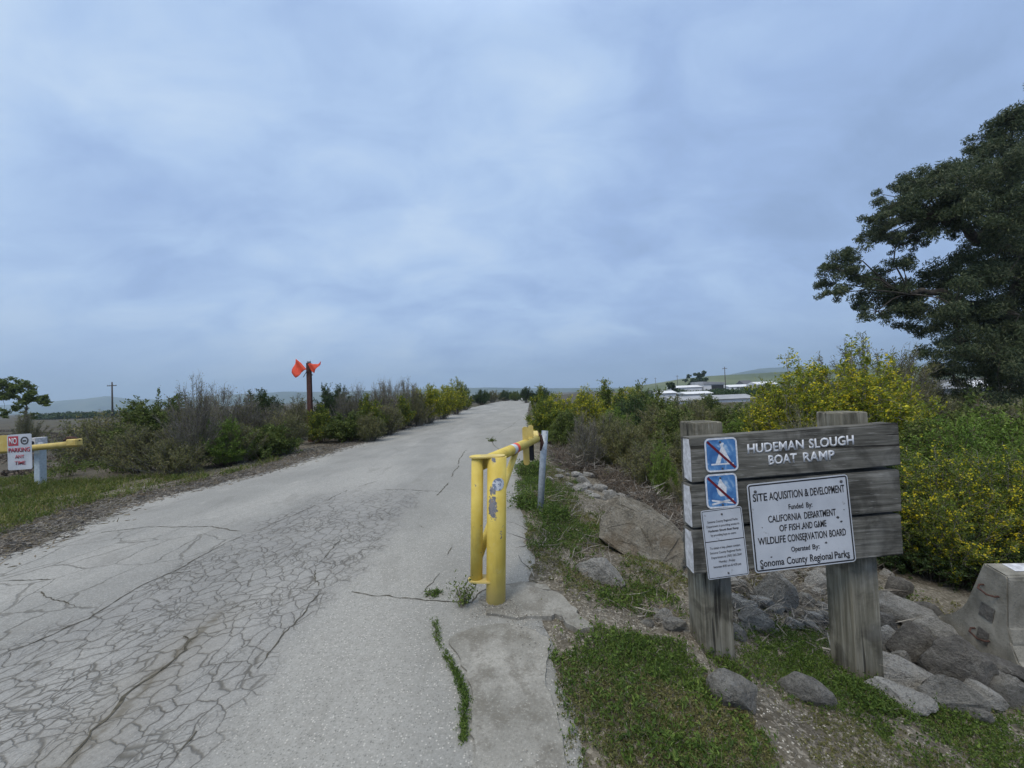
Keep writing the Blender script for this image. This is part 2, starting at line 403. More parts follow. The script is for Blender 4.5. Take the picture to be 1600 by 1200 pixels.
M['rock_grey'] = material('rock_grey', rock_fn((.21, .205, .185), (.34, .33, .305), (.48, .47, .44)), .9, .2)
M['rock_pale'] = material('rock_pale', rock_fn((.32, .315, .295), (.46, .45, .425), (.60, .59, .56)), .9, .2)
M['rock_brown'] = material('rock_brown', rock_fn((.17, .155, .125), (.30, .275, .225), (.42, .39, .33), (.17, .12, .07), .45, .5), .9, .2)
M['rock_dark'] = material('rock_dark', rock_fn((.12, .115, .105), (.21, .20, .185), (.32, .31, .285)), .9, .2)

def wood_fn(c1, c2, c3, ax, streak=.5):
    sc = [26, 26, 26]; sc[ax] = 1.3
    def fn(t, b):
        p = t.obj(); oi = t.node('ShaderNodeObjectInfo'); p = t.vmath('ADD', p, t.scale(oi.outputs['Location'], (3, 3, 3)))
        gr = t.noise(t.scale(p, tuple(sc)), 1.6, 6, .65, .6); fi = t.noise(t.scale(p, tuple(s_ * 3.2 for s_ in sc)), 1.5, 4, .7)
        big = t.noise(p, 4.5, 5, .6, .5)
        base = t.ramp(gr, [(.3, c1), (.52, c2), (.75, c3)])
        base = t.mix(t.sstep(big, .42, .62), base, t.mix(1, base, (.5, .5, .5), 'MULTIPLY'))
        base = t.mix(t.math('MULTIPLY', t.sstep(t.noise(t.vmath('ADD', p, (9, 1, 4)), 2.6, 4), .5, .7), .35), base, (.30, .30, .285))
        base = t.mix(t.math('MULTIPLY', t.sstep(fi, .6, .72), streak), base, (.40, .40, .385))
        check = t.sstep(t.noise(t.scale(p, tuple(s_ * .8 for s_ in sc)), 1.1, 2, .5), .36, .30)
        base = t.mix(t.math('MULTIPLY', check, .8), base, (.02, .018, .015))
        h_ = t.math('SUBTRACT', t.math('ADD', gr, t.math('MULTIPLY', fi, .5)), t.math('MULTIPLY', check, 1.5))
        t.l.new(t.bump(h_, .8, .004), b.inputs['Normal']); return base
    return fn
M['board_wood'] = material('board_wood', wood_fn((.055, .054, .047), (.125, .122, .108), (.26, .255, .235), 0, .7), .9, .2)
M['post_wood'] = material('post_wood', wood_fn((.10, .095, .073), (.19, .178, .14), (.34, .325, .27), 2, .4), .92, .2)
def paint_fn(chips, base=(.58, .43, .075), top=(.66, .52, .12)):
    def fn(t, b):
        p = t.pos(); n = t.noise(p, 7, 5); w_ = t.noise(p, 42, 4, .6); gr = t.noise(t.scale(p, (1, 1, .25)), 22, 4)
        col = t.mix(t.sstep(n, .3, .7), base, top)
        col = t.mix(t.math('MULTIPLY', t.sstep(gr, .5, .75), .35), col, (.30, .22, .07))
        col = t.mix(t.math('MULTIPLY', t.sstep(t.math('ADD', t.sep(p)[2], t.math('MULTIPLY', n, .3)), .42, .12), .55), col, (.60, .50, .24))
        col = t.mix(t.math('MULTIPLY', t.sstep(t.noise(p, 12, 6, .7), .55, .7), .25), col, (.62, .54, .30))
        mask = t.sstep(t.noise(p, 30, 4, .6), .695, .70)
        for (c, sx, sz) in chips:
            dd = t.vmath('LENGTH', t.scale(t.vmath('SUBTRACT', p, tuple(c)), (1 / sx, 1 / sx, 1 / sz)))
            dd = t.math('ADD', dd, t.math('MULTIPLY', t.math('SUBTRACT', w_, .5), 2.2))
            dd = t.math('ADD', dd, t.math('MULTIPLY', t.math('SUBTRACT', t.noise(p, 110, 2), .5), .9))
            mask = t.math('MAXIMUM', mask, t.math('LESS_THAN', dd, 1.0))
        metal = t.ramp(w_, [(.35, (.10, .105, .125)), (.55, (.17, .175, .20)), (.7, (.20, .12, .07))])
        col = t.mix(mask, col, metal)
        t.l.new(t.bump(t.math('ADD', t.math('MULTIPLY', mask, -1), t.math('MULTIPLY', w_, .25)), .6, .002), b.inputs['Normal'])
        return col
    return fn
def flat(name, c, rough=.6, var=.12, metal=0, scale=18):
    def fn(t, b):
        b.inputs['Metallic'].default_value = metal
        n = t.noise(t.obj(), scale, 5, .6)
        lo = tuple(x_ * (1 - var * 1.6) for x_ in c); hi = tuple(min(1, x_ * (1 + var)) for x_ in c)
        t.l.new(t.bump(n, .15, .002), b.inputs['Normal'])
        return t.ramp(n, [(.3, lo), (.7, hi)])
    return material(name, fn, rough)
M['galv'] = flat('galvanised_steel', (.34, .38, .42), .5, .2, .35, 30)
M['pale_post'] = flat('pale_painted_steel', (.42, .50, .56), .6, .12)
M['rust'] = flat('rusty_steel', (.075, .038, .03), .85, .35, 0, 40)
M['rustpost'] = flat('rusty_brown_steel', (.085, .04, .032), .8, .35, 0, 20)
M['orange'] = flat('orange_vinyl', (.85, .11, .055), .6, .1)
M['black'] = flat('black_paint', (.014, .014, .018), .6, .1)
M['faded_black'] = flat('faded_black_ink', (.06, .06, .065), .7, .3, 0, 60)
M['white_letter'] = flat('white_letter_paint', (.62, .64, .68), .75, .16, 0, 60)
M['white_paint'] = flat('weathered_white_paint', (.52, .53, .56), .8, .25, 0, 25)
M['darkred'] = flat('dark_red_paint', (.13, .012, .022), .6, .12)
M['red_print'] = flat('faded_red_print', (.42, .06, .08), .7, .25, 0, 30)
M['screw'] = flat('screw_steel', (.10, .10, .105), .5, .3, .5, 50)
def plaque_fn(t, b):
    p = t.obj(); n = t.noise(p, 4, 5); sc = t.noise(t.scale(p, (3, 3, 9)), 16, 4, .7, 1.5)
    c = t.ramp(n, [(.3, (.40, .43, .48)), (.7, (.54, .57, .62))])
    c = t.mix(t.math('MULTIPLY', t.sstep(sc, .62, .68), .5), c, (.22, .22, .23))
    c = t.mix(t.math('MULTIPLY', t.sstep(t.noise(t.vmath('ADD', p, (2, 0, 1)), 14, 4, .6), .66, .71), .6), c, (.16, .15, .15))
    return c
M['plaque'] = material('plaque_white', plaque_fn, .45, .4)
def blue_fn(t, b):
    p = t.obj(); n = t.noise(t.vmath('ADD', p, (0, 0, .35)), 11, 5, .6, .8)
    return t.ramp(n, [(.36, (.035, .12, .32)), (.52, (.075, .21, .45)), (.62, (.28, .42, .60)), (.72, (.5, .58, .68))])
M['blue'] = material('faded_blue', blue_fn, .5, .4)
M['bld_white'] = flat('white_metal_siding', (.66, .67, .69), .6, .06, 0, .4)
M['bld_grey'] = flat('grey_siding', (.30, .31, .33), .7, .12, 0, .5)
M['bld_roof'] = flat('dark_roof', (.10, .10, .11), .8, .1, 0, .5)
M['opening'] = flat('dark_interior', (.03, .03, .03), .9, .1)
M['pole_wood'] = flat('pole_wood', (.07, .055, .045), .9, .2, 0, 6)
def hill_fn(c1, c2, c3):
    def fn(t, b):
        p = t.pos(); n = t.noise(t.scale(p, (1, 1, 3)), .006, 7, .62); return t.ramp(n, [(.35, c1), (.5, c2), (.65, c3)])
    return fn
M['hill_far'] = material('hill_far', hill_fn((.03, .045, .04), (.065, .085, .055), (.12, .13, .08)), .95, .05)
M['hill_green'] = material('hill_green', hill_fn((.07, .088, .045), (.10, .122, .06), (.145, .16, .085)), .95, .05)

# ------------------------------------------------------------------ ground, road, hills
def axis(a):
    out = []
    for (s, e, n) in a: out += list(np.linspace(s, e, n, endpoint=False))
    return np.array(out)
gp = lambda s, e, n: s * (e / s) ** (np.arange(n) / n)
xs = np.concatenate([-gp(14, 3300, 40)[::-1] * 1.0, [-14 + 1e-3], axis([(-13.8, -7.5, 50), (-7.5, -.6, 80), (-.6, 6.5, 170), (6.5, 14, 60)]), gp(14, 3300, 45), [3300]])
xs[0] = -3300; xs = np.unique(np.round(xs, 4))
ys = np.concatenate([axis([(-60, -3, 12), (-3, .6, 14), (.6, 6.5, 150), (6.5, 14, 90)]), gp(14, 3200, 110), [3200]])
X, Y = np.meshgrid(xs, ys, indexing='ij'); Z = H(X, Y)
inside = (X - xr(Y) < -.06) & (xl(Y) - X < -.06)
Z = Z - np.where(inside, .05, 0)
nx, ny = X.shape
idx = np.arange(nx * ny).reshape(nx, ny)
F = np.stack([idx[:-1, :-1], idx[1:, :-1], idx[1:, 1:], idx[:-1, 1:]], -1).reshape(-1, 4)
ground = link('ground', np_mesh('ground', np.stack([X, Y, Z], -1).reshape(-1, 3), F, M['soil'], smooth_=True)); tag(ground, kind='structure')

def road_z(x, y): return .004 + (vnoise(x, y, .7) - .5) * .012
ry = np.concatenate([axis([(-8, .8, 12), (.8, 8, 160), (8, 20, 100), (20, 60, 80), (60, 250, 70)])])
tt = np.linspace(0, 1, 60)
RV = []
for i, y in enumerate(ry):
    a = xl(y) + (vnoise(1.3, y, 2.3) - .5) * .35 + (vnoise(4.7, y, 9) - .5) * .14 + (vnoise(9.7, y, .6) - .5) * .3
    b = xr(y) + (vnoise(22.3, y, 2.3) - .5) * .16 + (vnoise(34.7, y, 9) - .5) * .07
    x = a + (b - a) * tt; z = road_z(x, np.full_like(x, y)) + .008
    RV.append(np.stack([np.concatenate([[a - .05], x, [b + .05]]), np.full(62, y), np.concatenate([[-.07], z, [-.07]])], -1))
RV = np.array(RV); n0, n1_ = RV.shape[:2]; idx = np.arange(n0 * n1_).reshape(n0, n1_)
RF = np.stack([idx[:-1, :-1], idx[:-1, 1:], idx[1:, 1:], idx[1:, :-1]], -1).reshape(-1, 4)
# hand-traced long cracks as narrow dirt-filled strips in the road's own mesh
CR = [  # (pixel polyline on the road, half-width m)
    ([(678, 972), (690, 1020), (715, 1060), (727, 1100), (725, 1170), (703, 1188), (670, 1203), (640, 1215)], .010),
    ([(500, 916), (545, 927), (600, 933), (680, 938), (738, 940), (758, 922), (790, 914), (858, 905)], .008),
    ([(0, 1022), (60, 1002), (150, 962), (232, 912), (300, 880), (380, 836), (462, 802), (545, 765), (590, 752)], .008),
    ([(255, 1210), (330, 1135), (395, 1065), (440, 1005), (505, 925), (488, 893), (520, 850), (552, 822), (536, 806)], .006),
    ([(727, 703), (714, 720), (712, 736), (705, 752), (692, 770), (670, 792), (660, 812)], .014),
    ([(655, 822), (664, 826)], .012), ([(590, 766), (640, 765), (692, 768)], .008), ([(671, 788), (680, 776)], .008),
    ([(812, 655), (795, 668), (768, 684), (769, 694), (778, 705)], .016), ([(640, 700), (720, 691), (790, 690)], .008),
    ([(655, 935), (690, 895), (705, 850)], .005),
    ([(318, 985), (292, 1003), (268, 1035), (236, 1060), (196, 1090), (160, 1135), (105, 1195)], .011),
    ([(0, 905), (70, 902), (130, 916), (200, 908), (300, 892)], .008), ([(20, 935), (60, 925), (75, 935), (130, 948)], .007),
    ([(120, 838), (230, 824), (330, 822), (380, 830)], .010), ([(300, 1003), (280, 990), (330, 975)], .012),
    ([(780, 1000), (800, 1040), (812, 1090), (800, 1150), (812, 1210)], .004),
]
CV, CF = [], []
rr = np.random.RandomState(11)
for (pl, hw) in CR:
    pts = np.array([on_z(u, v, .012)[:2] for u, v in pl])
    fine = []
    for a, b in zip(pts[:-1], pts[1:]):
        m = max(2, int(np.linalg.norm(b - a) / .035)); fine += [a + (b - a) * k / m for k in range(m)]
    fine.append(pts[-1]); fine = np.array(fine)
    jit = np.cumsum(rr.normal(size=fine.shape) * .006, 0); jit -= jit.mean(0); jit = np.clip(jit, -.05, .05)
    fine = fine + jit + rr.normal(size=fine.shape) * .004
    tn = np.gradient(fine, axis=0); tn /= np.linalg.norm(tn, axis=1, keepdims=True) + 1e-9; nn = np.stack([-tn[:, 1], tn[:, 0]], -1)
    wv = hw * .62 * (0.25 + 1.3 * rr.rand(len(fine)))[:, None] * np.clip(np.minimum(np.arange(len(fine)), np.arange(len(fine))[::-1]) / 3, .1, 1)[:, None]
    L_ = fine + nn * wv; R_ = fine - nn * wv; o = sum(len(v) for v in CV)
    zz = lambda q: road_z(q[:, 0], q[:, 1]) + .0115
    CV.append(np.concatenate([np.c_[L_, zz(L_)], np.c_[R_, zz(R_)]])); k = len(fine)
    keep = vnoise(fine[:-1, 0] + 3, fine[:-1, 1], 2.6) > .30
    CF.append(np.stack([np.arange(k - 1), np.arange(k - 1) + k, np.arange(1, k) + k, np.arange(1, k)], -1)[keep] + o)
CV = np.concatenate(CV); CF = np.concatenate(CF); nb = n0 * n1_
road = link('road', np_mesh('road', np.concatenate([RV.reshape(-1, 3), CV]), [np.concatenate([RF, CF + nb])], [M['asphalt'], M['crack']],
            midx=np.concatenate([np.zeros(len(RF)), np.ones(len(CF))]), smooth_=True)); tag(road, kind='structure')

# concrete apron round the gate post
def sheet(name, pix, z, mat, step=.05, wob=.02):
    pts = np.array([on_z(u, v, .01)[:2] for u, v in pix]); out = []
    for a, b in zip(pts, np.roll(pts, -1, 0)):
        m = max(1, int(np.linalg.norm(b - a) / step)); out += [a + (b - a) * k / m for k in range(m)]
    out = np.array(out) + rr.normal(size=(len(out), 2)) * wob * .4
    b_ = bmesh.new(); vs = [b_.verts.new((p[0], p[1], z)) for p in out]; lo = [b_.verts.new((p[0], p[1], z - .06)) for p in out]
    b_.faces.new(vs)
    for i in range(len(vs)): j = (i + 1) % len(vs); b_.faces.new((vs[i], lo[i], lo[j], vs[j]))
    bmesh.ops.triangulate(b_, faces=[f_ for f_ in b_.faces if len(f_.verts) > 4]); bmesh.ops.recalc_face_normals(b_, faces=b_.faces)
    me = bpy.data.meshes.new(name); b_.to_mesh(me); b_.free(); me.materials.append(mat)
    return link(name, me)
pad = sheet('concrete_apron', [(748, 938), (770, 920), (812, 913), (852, 917), (880, 935), (905, 962), (930, 985), (905, 990), (870, 965), (800, 968), (762, 962)], .030, M['concrete']); tag(pad, kind='structure')
pad2 = sheet('pavement', [(735, 985), (800, 975), (858, 1000), (852, 1060), (868, 1120), (890, 1210), (742, 1215), (738, 1130), (742, 1090), (728, 1050), (700, 1000)], .024, M['concrete']); tag(pad2, kind='structure')

def ridge(name, prof, Z0, Z1, mat, nrow=14, rough=.12, base=-3):
    us = np.array([p[0] for p in prof], float); vs = np.array([p[1] for p in prof], float)
    uu = np.linspace(us[0], us[-1], 220); vv = np.interp(uu, us, vs)
    V = []
    for k in range(nrow):
        t = k / (nrow - 1); D = Z0 + (Z1 - Z0) * t
        for u, v in zip(uu, vv):
            top = at_depth(u, v, Z1); x = top[0] * D / Z1 if t < 1 else top[0]
            hgt = (top[2] - base); prof_t = math.sin(min(t / .8, 1) * math.pi / 2) if t < .8 else 1 - (t - .8) * .0
            n = (vnoise(x, D, 6.0 / (Z1 - Z0)) - .5) * rough * 2 + (vnoise(x, D, 18.0 / (Z1 - Z0)) - .5) * rough
            z = base + hgt * prof_t * (1 + (n if t < .95 else 0) * (1 - t)) - 0.0
            V.append((x, D, z))
    for u, v in zip(uu, vv): top = at_depth(u, v, Z1); V.append((top[0], Z1 * 1.12, base))
    nr = nrow + 1; idx = np.arange(nr * 220).reshape(nr, 220)
    F = np.stack([idx[:-1, :-1], idx[:-1, 1:], idx[1:, 1:], idx[1:, :-1]], -1).reshape(-1, 4)
    return tag(link(name, np_mesh(name, np.array(V), F, mat, smooth_=True)), kind='structure')
ridge('hills', [(-350, 648), (-150, 640), (0, 634), (70, 629), (130, 624), (165, 620), (205, 624), (250, 625), (330, 619), (440, 613), (480, 613), (560, 612), (700, 607), (760, 606), (850, 607), (950, 606), (1020, 606)], 2000, 2600, M['hill_far'])
ridge('hills', [(1090, 592), (1140, 586), (1165, 581), (1185, 577), (1215, 576), (1300, 571), (1400, 569), (1500, 568), (1700, 560)], 2000, 2600, M['hill_far'])
ridge('hill', [(960, 608), (1000, 603), (1030, 599), (1060, 594), (1110, 589), (1170, 586), (1220, 583), (1300, 580), (1500, 574), (1800, 566)], 420, 760, M['hill_green'], base=-2.5)

# ------------------------------------------------------------------ park sign
def hit_plane(u, v, P0, N):
    r = ray(u, v); t = np.dot(P0 - CP, N) / np.dot(r, N); return CP + r * t
pa, pb = ground_hit(1124, 1034), ground_hit(1356, 1066)
ex = (pb - pa); ex[2] = 0; ex /= np.linalg.norm(ex); ey = np.array((-ex[1], ex[0], 0))      # ey points away from the camera
SIGN = empty('park_sign', Vector(pa), math.atan2(ex[1], ex[0]))
tag(SIGN, 'weathered wooden park sign on two square posts with white routed lettering and metal plaques', 'sign')
BT = .115                      # board thickness
BF = pa - ey * BT              # a point on the boards' front plane
def sp(u, v, off=0.0):         # pixel -> (s, z) in the sign's local frame, on the plane 'off' in front of the boards
    q = hit_plane(u, v, BF - ey * off, ey) - pa; return float(np.dot(q, ex)), float(q[2])
def spp(u, v):                 # same on the posts' front plane
    q = hit_plane(u, v, pa, ey) - pa; return float(np.dot(q, ex)), float(q[2])
PW = spp(1147, 950)[0] - spp(1101, 950)[0]
for (ul, ur, vt, vb) in ((1101, 1147, 657, 1030), (1335, 1377, 641, 1066)):
    s1 = (spp(ur, 980)[0] + spp(ul, 980)[0]) / 2 + PW / 2; s0 = s1 - PW; zt = spp((ul + ur) / 2 - 12, vt + 3)[1]
    gz = float(H(*(pa + ex * s0)[:2])) - pa[2]
    BM().box(0, PW, 0, PW * 1.02, -.5, 0, .007).b.free()
    b = BM(); b.box(-PW / 2, PW / 2, 0, PW, gz - .4, zt, .008)
    p = b.done('post', M['post_wood'], SIGN, subdiv=6, jitter=.0016); p.location = ((s0 + s1) / 2, .001, 0)
boards = []
for k, (tl, tr, bl, br) in enumerate((((1077, 685), (1405, 661), (1081, 755), (1408, 727)), ((1078, 759), (1405, 734), (1082, 826), (1411, 799)), ((1080, 830), (1408, 804), (1085, 898), (1413, 867)))):
    a, b_, c, d_ = sp(*tl), sp(*tr), sp(*bl), sp(*br)
    s0, s1 = (a[0] + c[0]) / 2, (b_[0] + d_[0]) / 2
    z1, z1b, z0, z0b = a[1], b_[1], c[1], d_[1]
    b = BM(); b.box(0, s1 - s0, -BT, 0, 0, 1, 0)
    for v in b.b.verts:
        f_ = v.co.x / (s1 - s0); v.co.z = (z0 + (z0b - z0) * f_) + ((z1 + (z1b - z1) * f_) - (z0 + (z0b - z0) * f_)) * v.co.z
    bmesh.ops.bevel(b.b, geom=b.b.edges[:], offset=.006, segments=2, affect='EDGES')
    o = b.done('board', M['board_wood'], SIGN, subdiv=5, jitter=.0016); o.location = (s0, 0, 0); boards.append((o, s0))
    # remains of white paint on the sawn end of the board
    hh = z1 - z0
    wp = BM().prism([(-BT * .96, z0 + .03 * hh), (-BT * .30, z0 + .02), (-BT * .24, z0 + hh * .5), (-BT * .34, z1 - .01), (-BT * .93, z1 - .006), (-BT * .99, z0 + hh * .6)], -.0025, .004, Matrix(((0, 1, 0, 0), (1, 0, 0, 0), (0, 0, 1, 0), (0, 0, 0, 1))))
    wo = wp.done('end_paint', M['white_paint'], o)
def text_geo(body, bold=0.0, spacing=1.0):
    cu = bpy.data.curves.new('t', 'FONT'); cu.body = body; cu.size = 1; cu.offset = bold; cu.extrude = 0; cu.space_character = spacing; cu.resolution_u = 3
    o = bpy.data.objects.new('t', cu); COL.objects.link(o); bpy.context.view_layer.update()
    dg = bpy.context.evaluated_depsgraph_get(); me = bpy.data.meshes.new_from_object(o.evaluated_get(dg))
    bpy.data.objects.remove(o); bpy.data.curves.remove(cu)
    return me
def letter(name, body, pl, pr, cap, mat, parent, y, bold=0.0, org=(0, 0), spacing=1.0, shear=0):
    """baseline from local (s,z) pl to pr; cap height in metres"""
    me = text_geo(body, bold, spacing); co = np.array([v.co[:] for v in me.vertices]); x0, x1 = co[:, 0].min(), co[:, 0].max()
    W_ = math.hypot(pr[0] - pl[0], pr[1] - pl[1]); sx = W_ / (x1 - x0); sz = cap / .69
    ang = math.atan2(pr[1] - pl[1], pr[0] - pl[0])
    for v in me.vertices:
        a, c = (v.co.x - x0) * sx, v.co.y * sz
        v.co = Vector((pl[0] - org[0] + a * math.cos(ang), y, pl[1] - org[1] + a * math.sin(ang) + c))
    me.materials.clear(); me.materials.append(mat)
    return me
def merge(name, mes, mat, parent, thick=.0008):
    b = bmesh.new()
    for me in mes: b.from_mesh(me); bpy.data.meshes.remove(me)
    me = bpy.data.meshes.new(name); b.to_mesh(me); b.free(); me.materials.clear(); me.materials.append(mat)
    o = link(name, me, parent); md = o.modifiers.new('s', 'SOLIDIFY'); md.thickness = thick; md.offset = 0
    return o
capm = lambda px: px * (abs(BF[1])) / FPX
y0 = -BT - .0012
o0, s00 = boards[0]
def ln(body, ul, vl, ur, vr, cap, bold=0, org=(0, 0), y=y0, mat=None, spacing=1.0): return letter('l', body, sp(ul, vl), sp(ur, vr), capm(cap), mat, None, y, bold, org, spacing)
merge('lettering', [ln('HUDEMAN', 1168, 708.5, 1256, 701, 14, .022, (s00, 0)), ln('SLOUGH', 1264, 700.5, 1334, 694, 14.2, .022, (s00, 0)),
                    ln('BOAT', 1201, 726, 1245, 722, 14, .022, (s00, 0)), ln('RAMP', 1255, 721.5, 1304, 717.5, 14.2, .022, (s00, 0))], M['white_letter'], o0, .003)
def rrect(w, h, r, n=6):
    P = []
    for cx, cz, a0 in ((w - r, h - r, 0), (r, h - r, 90), (r, r, 180), (w - r, r, 270)):
        for k in range(n + 1): a = rad(a0 + 90 * k / n); P.append((cx + r * math.cos(a), cz + r * math.sin(a)))
    return P
def frame_ring(b, w, h, r, inset, wd, y0_, y1_):
    A = [(p[0] + inset, p[1] + inset) for p in rrect(w - 2 * inset, h - 2 * inset, max(r - inset, .002))]
    i2 = inset + wd; B = [(p[0] + i2, p[1] + i2) for p in rrect(w - 2 * i2, h - 2 * i2, max(r - i2, .002))]
    n = len(A); V = [[b.b.verts.new((p[0], y, p[1])) for p in P] for P in (A, B) for y in (y0_, y1_)]
    for i in range(n):
        j = (i + 1) % n
        for a, c in ((0, 1), (2, 3)): b.b.faces.new((V[a][i], V[a][j], V[c][j], V[c][i]))
        b.b.faces.new((V[0][i], V[0][j], V[2][j], V[2][i])); b.b.faces.new((V[1][i], V[1][j], V[3][j], V[3][i]))
def plaque(name, tl, tr, bl, br, mat, r, label=None):
    a, b_, c, d_ = sp(*tl), sp(*tr), sp(*bl), sp(*br)
    w_ = (math.dist(a, b_) + math.dist(c, d_)) / 2; h_ = (math.dist(a, c) + math.dist(b_, d_)) / 2
    cx, cz = (a[0] + b_[0] + c[0] + d_[0]) / 4, (a[1] + b_[1] + c[1] + d_[1]) / 4
    ang = (math.atan2(b_[1] - a[1], b_[0] - a[0]) + math.atan2(d_[1] - c[1], d_[0] - c[0])) / 2
    o = BM().prism(rrect(w_, h_, r), -.0015, .0015).done(name, mat, SIGN)
    ox = cx - (w_ / 2 * math.cos(ang) - h_ / 2 * math.sin(ang)); oz = cz - (w_ / 2 * math.sin(ang) + h_ / 2 * math.cos(ang))
    o.location = (ox, -BT - .0045, oz); o.rotation_euler = (0, -ang, 0)
    if label: o['label'] = label
    return o, w_, h_
YF = -.0021
def pl_text(body, w_, h_, x0, x1, zb, cap, bold=0):
    return letter('l', body, (x0 * w_, zb * h_), (x1 * w_, zb * h_), cap * h_, None, None, YF - .0006, bold)
def pl_screws(o, w_, h_, pts, r=.008):
    for (x, z) in pts:
        s_ = BM(); s_.tube([(x * w_, -.0015, z * h_), (x * w_, -.0045, z * h_), (x * w_, -.0068, z * h_)], [r, r, r * .55], 12).done('screw', M['screw'], o)
# the big funding plaque
FP, fw, fh = plaque('funding_plaque', (1167, 756), (1324, 741), (1178, 896), (1335, 876), M['plaque'], .022, 'large white metal plaque with black border, scratched and dented')
b = BM(); frame_ring(b, fw, fh, .022, .007, .0085, YF, YF + .0007); b.done('border', M['black'], FP)
L_ = [('SITE', .045, .185, .80, .085), ('AQUISITION', .205, .535, .80, .085), ('&', .555, .595, .80, .085), ('DEVELOPMENT', .612, .955, .80, .085), ('Funded', .385, .53, .672, .058), ('By:', .56, .62, .672, .058),
      ('CALIFORNIA', .175, .50, .548, .075), ('DEPARTMENT', .53, .845, .548, .075), ('OF FISH', .275, .475, .435, .072), ('AND GAME', .50, .74, .435, .072),
      ('WILDLIFE', .055, .325, .31, .078), ('CONSERVATION', .345, .735, .31, .078), ('BOARD', .76, .925, .31, .078), ('Operated', .37, .555, .195, .055), ('By:', .58, .65, .195, .055),
      ('Sonoma', .055, .29, .062, .078), ('County', .315, .52, .062, .078), ('Regional', .545, .77, .062, .078), ('Parks', .79, .94, .062, .078)]
merge('lettering', [pl_text(t_, fw, fh, a, c, z, h_ , .012) for t_, a, c, z, h_ in L_], M['black'], FP)
pl_screws(FP, fw, fh, [(.075, .91), (.93, .925), (.07, .055), (.925, .06)], .0095)
rq = random.Random(4)
b = BM()
for (x, z, r_) in ((.11, .50, .004), (.86, .52, .010), (.89, .47, .008), (.93, .60, .004), (.52, .30, .007), (.17, .16, .007), (.72, .25, .008), (.50, .44, .007), (.62, .56, .008), (.40, .70, .004), (.66, .44, .006)):
    P = [(x * fw + r_ * (1 + rq.uniform(-.4, .3)) * math.cos(k * .7), z * fh + r_ * .8 * (1 + rq.uniform(-.4, .3)) * math.sin(k * .7)) for k in range(9)]
    BM().prism(P, YF - .0005, YF + .0009).done('dent', M['faded_black'], FP)
# the notice plaque below the symbols
NP_, nw, nh = plaque('notice_plaque', (1096, 798), (1160, 790), (1104, 906), (1167, 897), M['plaque'], .014, 'small white two-part notice plaque with fine faded print')
b = BM(); frame_ring(b, nw, nh, .014, .005, .0035, YF, YF + .0007); b.box(.008, nw - .008, YF, YF + .0007, nh * .535, nh * .547); b.done('border', M['black'], NP_)
T2 = [('Sonoma County Regional Parks', .13, .87, .81), ('Department is providing access to', .10, .90, .745), ('Hudeman Slough Boat Ramp', .13, .87, .68), ('by providing keys to users.', .18, .80, .615),
      ('To obtain a key, please contact', .12, .86, .43), ('Sonoma County Regional Parks', .11, .87, .362), ('Department at (707) 565-2041', .13, .87, .294), ('Monday - Friday', .30, .70, .226), ('between 8:00 am & 4:30 pm', .16, .83, .158)]
merge('lettering', [pl_text(t_, nw, nh, a, c, z, .032, .018 if 'Hude' in t_ else .0) for t_, a, c, z in T2], M['faded_black'], NP_)
pl_screws(NP_, nw, nh, [(.5, .92), (.5, .065)], .006)
# blue symbol plaques
for which, (tl, tr, bl, br) in (('no_camping_plaque', ((1099, 686), (1150, 682), (1103, 738), (1153, 735))), ('no_campfire_plaque', ((1100, 742), (1150, 738), (1104, 795), (1153, 791)))):
    P_, w_, h_ = plaque(which, tl, tr, bl, br, M['blue'], .030, 'faded blue square plaque with a white %s struck out in dark red' % ('tent' if 'camping' in which else 'campfire'))
    b = BM(); frame_ring(b, w_, h_, .030, .0, .010, YF, YF + .0007); b.done('border', M['white_letter'], P_)
    b = BM(); q = lambda L: [(x * w_, z * h_) for x, z in L]
    if 'camping' in which:
        b.prism(q([(.30, .24), (.44, .24), (.54, .52), (.66, .24), (.80, .24), (.56, .76), (.60, .84), (.54, .86), (.46, .80), (.50, .72)]), YF, YF + .0006)
        b.prism(q([(.17, .20), (.86, .20), (.86, .245), (.17, .245)]), YF - .0002, YF + .0006)
    else:
        b.prism(q([(.38, .42), (.34, .58), (.42, .74), (.47, .90), (.55, .74), (.66, .60), (.64, .42), (.56, .34), (.45, .34)]), YF, YF + .0006)
        for (x0, z0, x1, z1) in ((.16, .26, .84, .14), (.16, .14, .84, .26)):
            b.prism(q([(x0, z0), (x0 + .02, z0 - .05), (x1 + .02, z1 - .05), (x1, z1)]), YF - .0002, YF + .0006)
    b.done('symbol', M['white_letter'], P_)
    BM().prism(q([(.06, .88), (.11, .93), (.93, .12), (.88, .07)]), YF - .0008, YF + .0004).done('slash', M['darkred'], P_)
    pl_screws(P_, w_, h_, [(.48, .88), (.5, .09)], .006)

# ------------------------------------------------------------------ swing gate on the right of the road
gb = on_z(773, 946, .03); GZ = gb[1] + .07
gt = at_depth(776.5, 713, GZ); gb = np.array((at_depth(773, 940, GZ)[0], GZ, -.15))
chip = lambda u, v, sx, sz, Zc=None: (tuple(at_depth(u, v, (Zc or GZ) - .07)), sx, sz)
M['paint'] = material('yellow_paint', paint_fn([chip(769, 793, .034, .085), chip(769, 766, .026, .034), chip(739, 824, .020, .050, GZ), chip(771, 719, .018, .022), chip(747, 754, .018, .020, GZ),
             chip(784, 836, .013, .034), chip(787, 816, .012, .026), chip(740, 880, .011, .032, GZ), chip(745, 773, .007, .007, GZ), chip(765, 737, .004, .005), chip(762, 855, .004, .006), chip(752, 779, .006, .012, GZ)]), .6, .35)
M['paint_old'] = material('yellow_paint_old', paint_fn([], (.48, .36, .10), (.60, .48, .17)), .6, .3)
GATE = empty('swing_gate', (0, 0, 0)); tag(GATE, 'chipped yellow pipe gate standing open at the right road edge, sticker on its post', 'gate')
PR = .0715
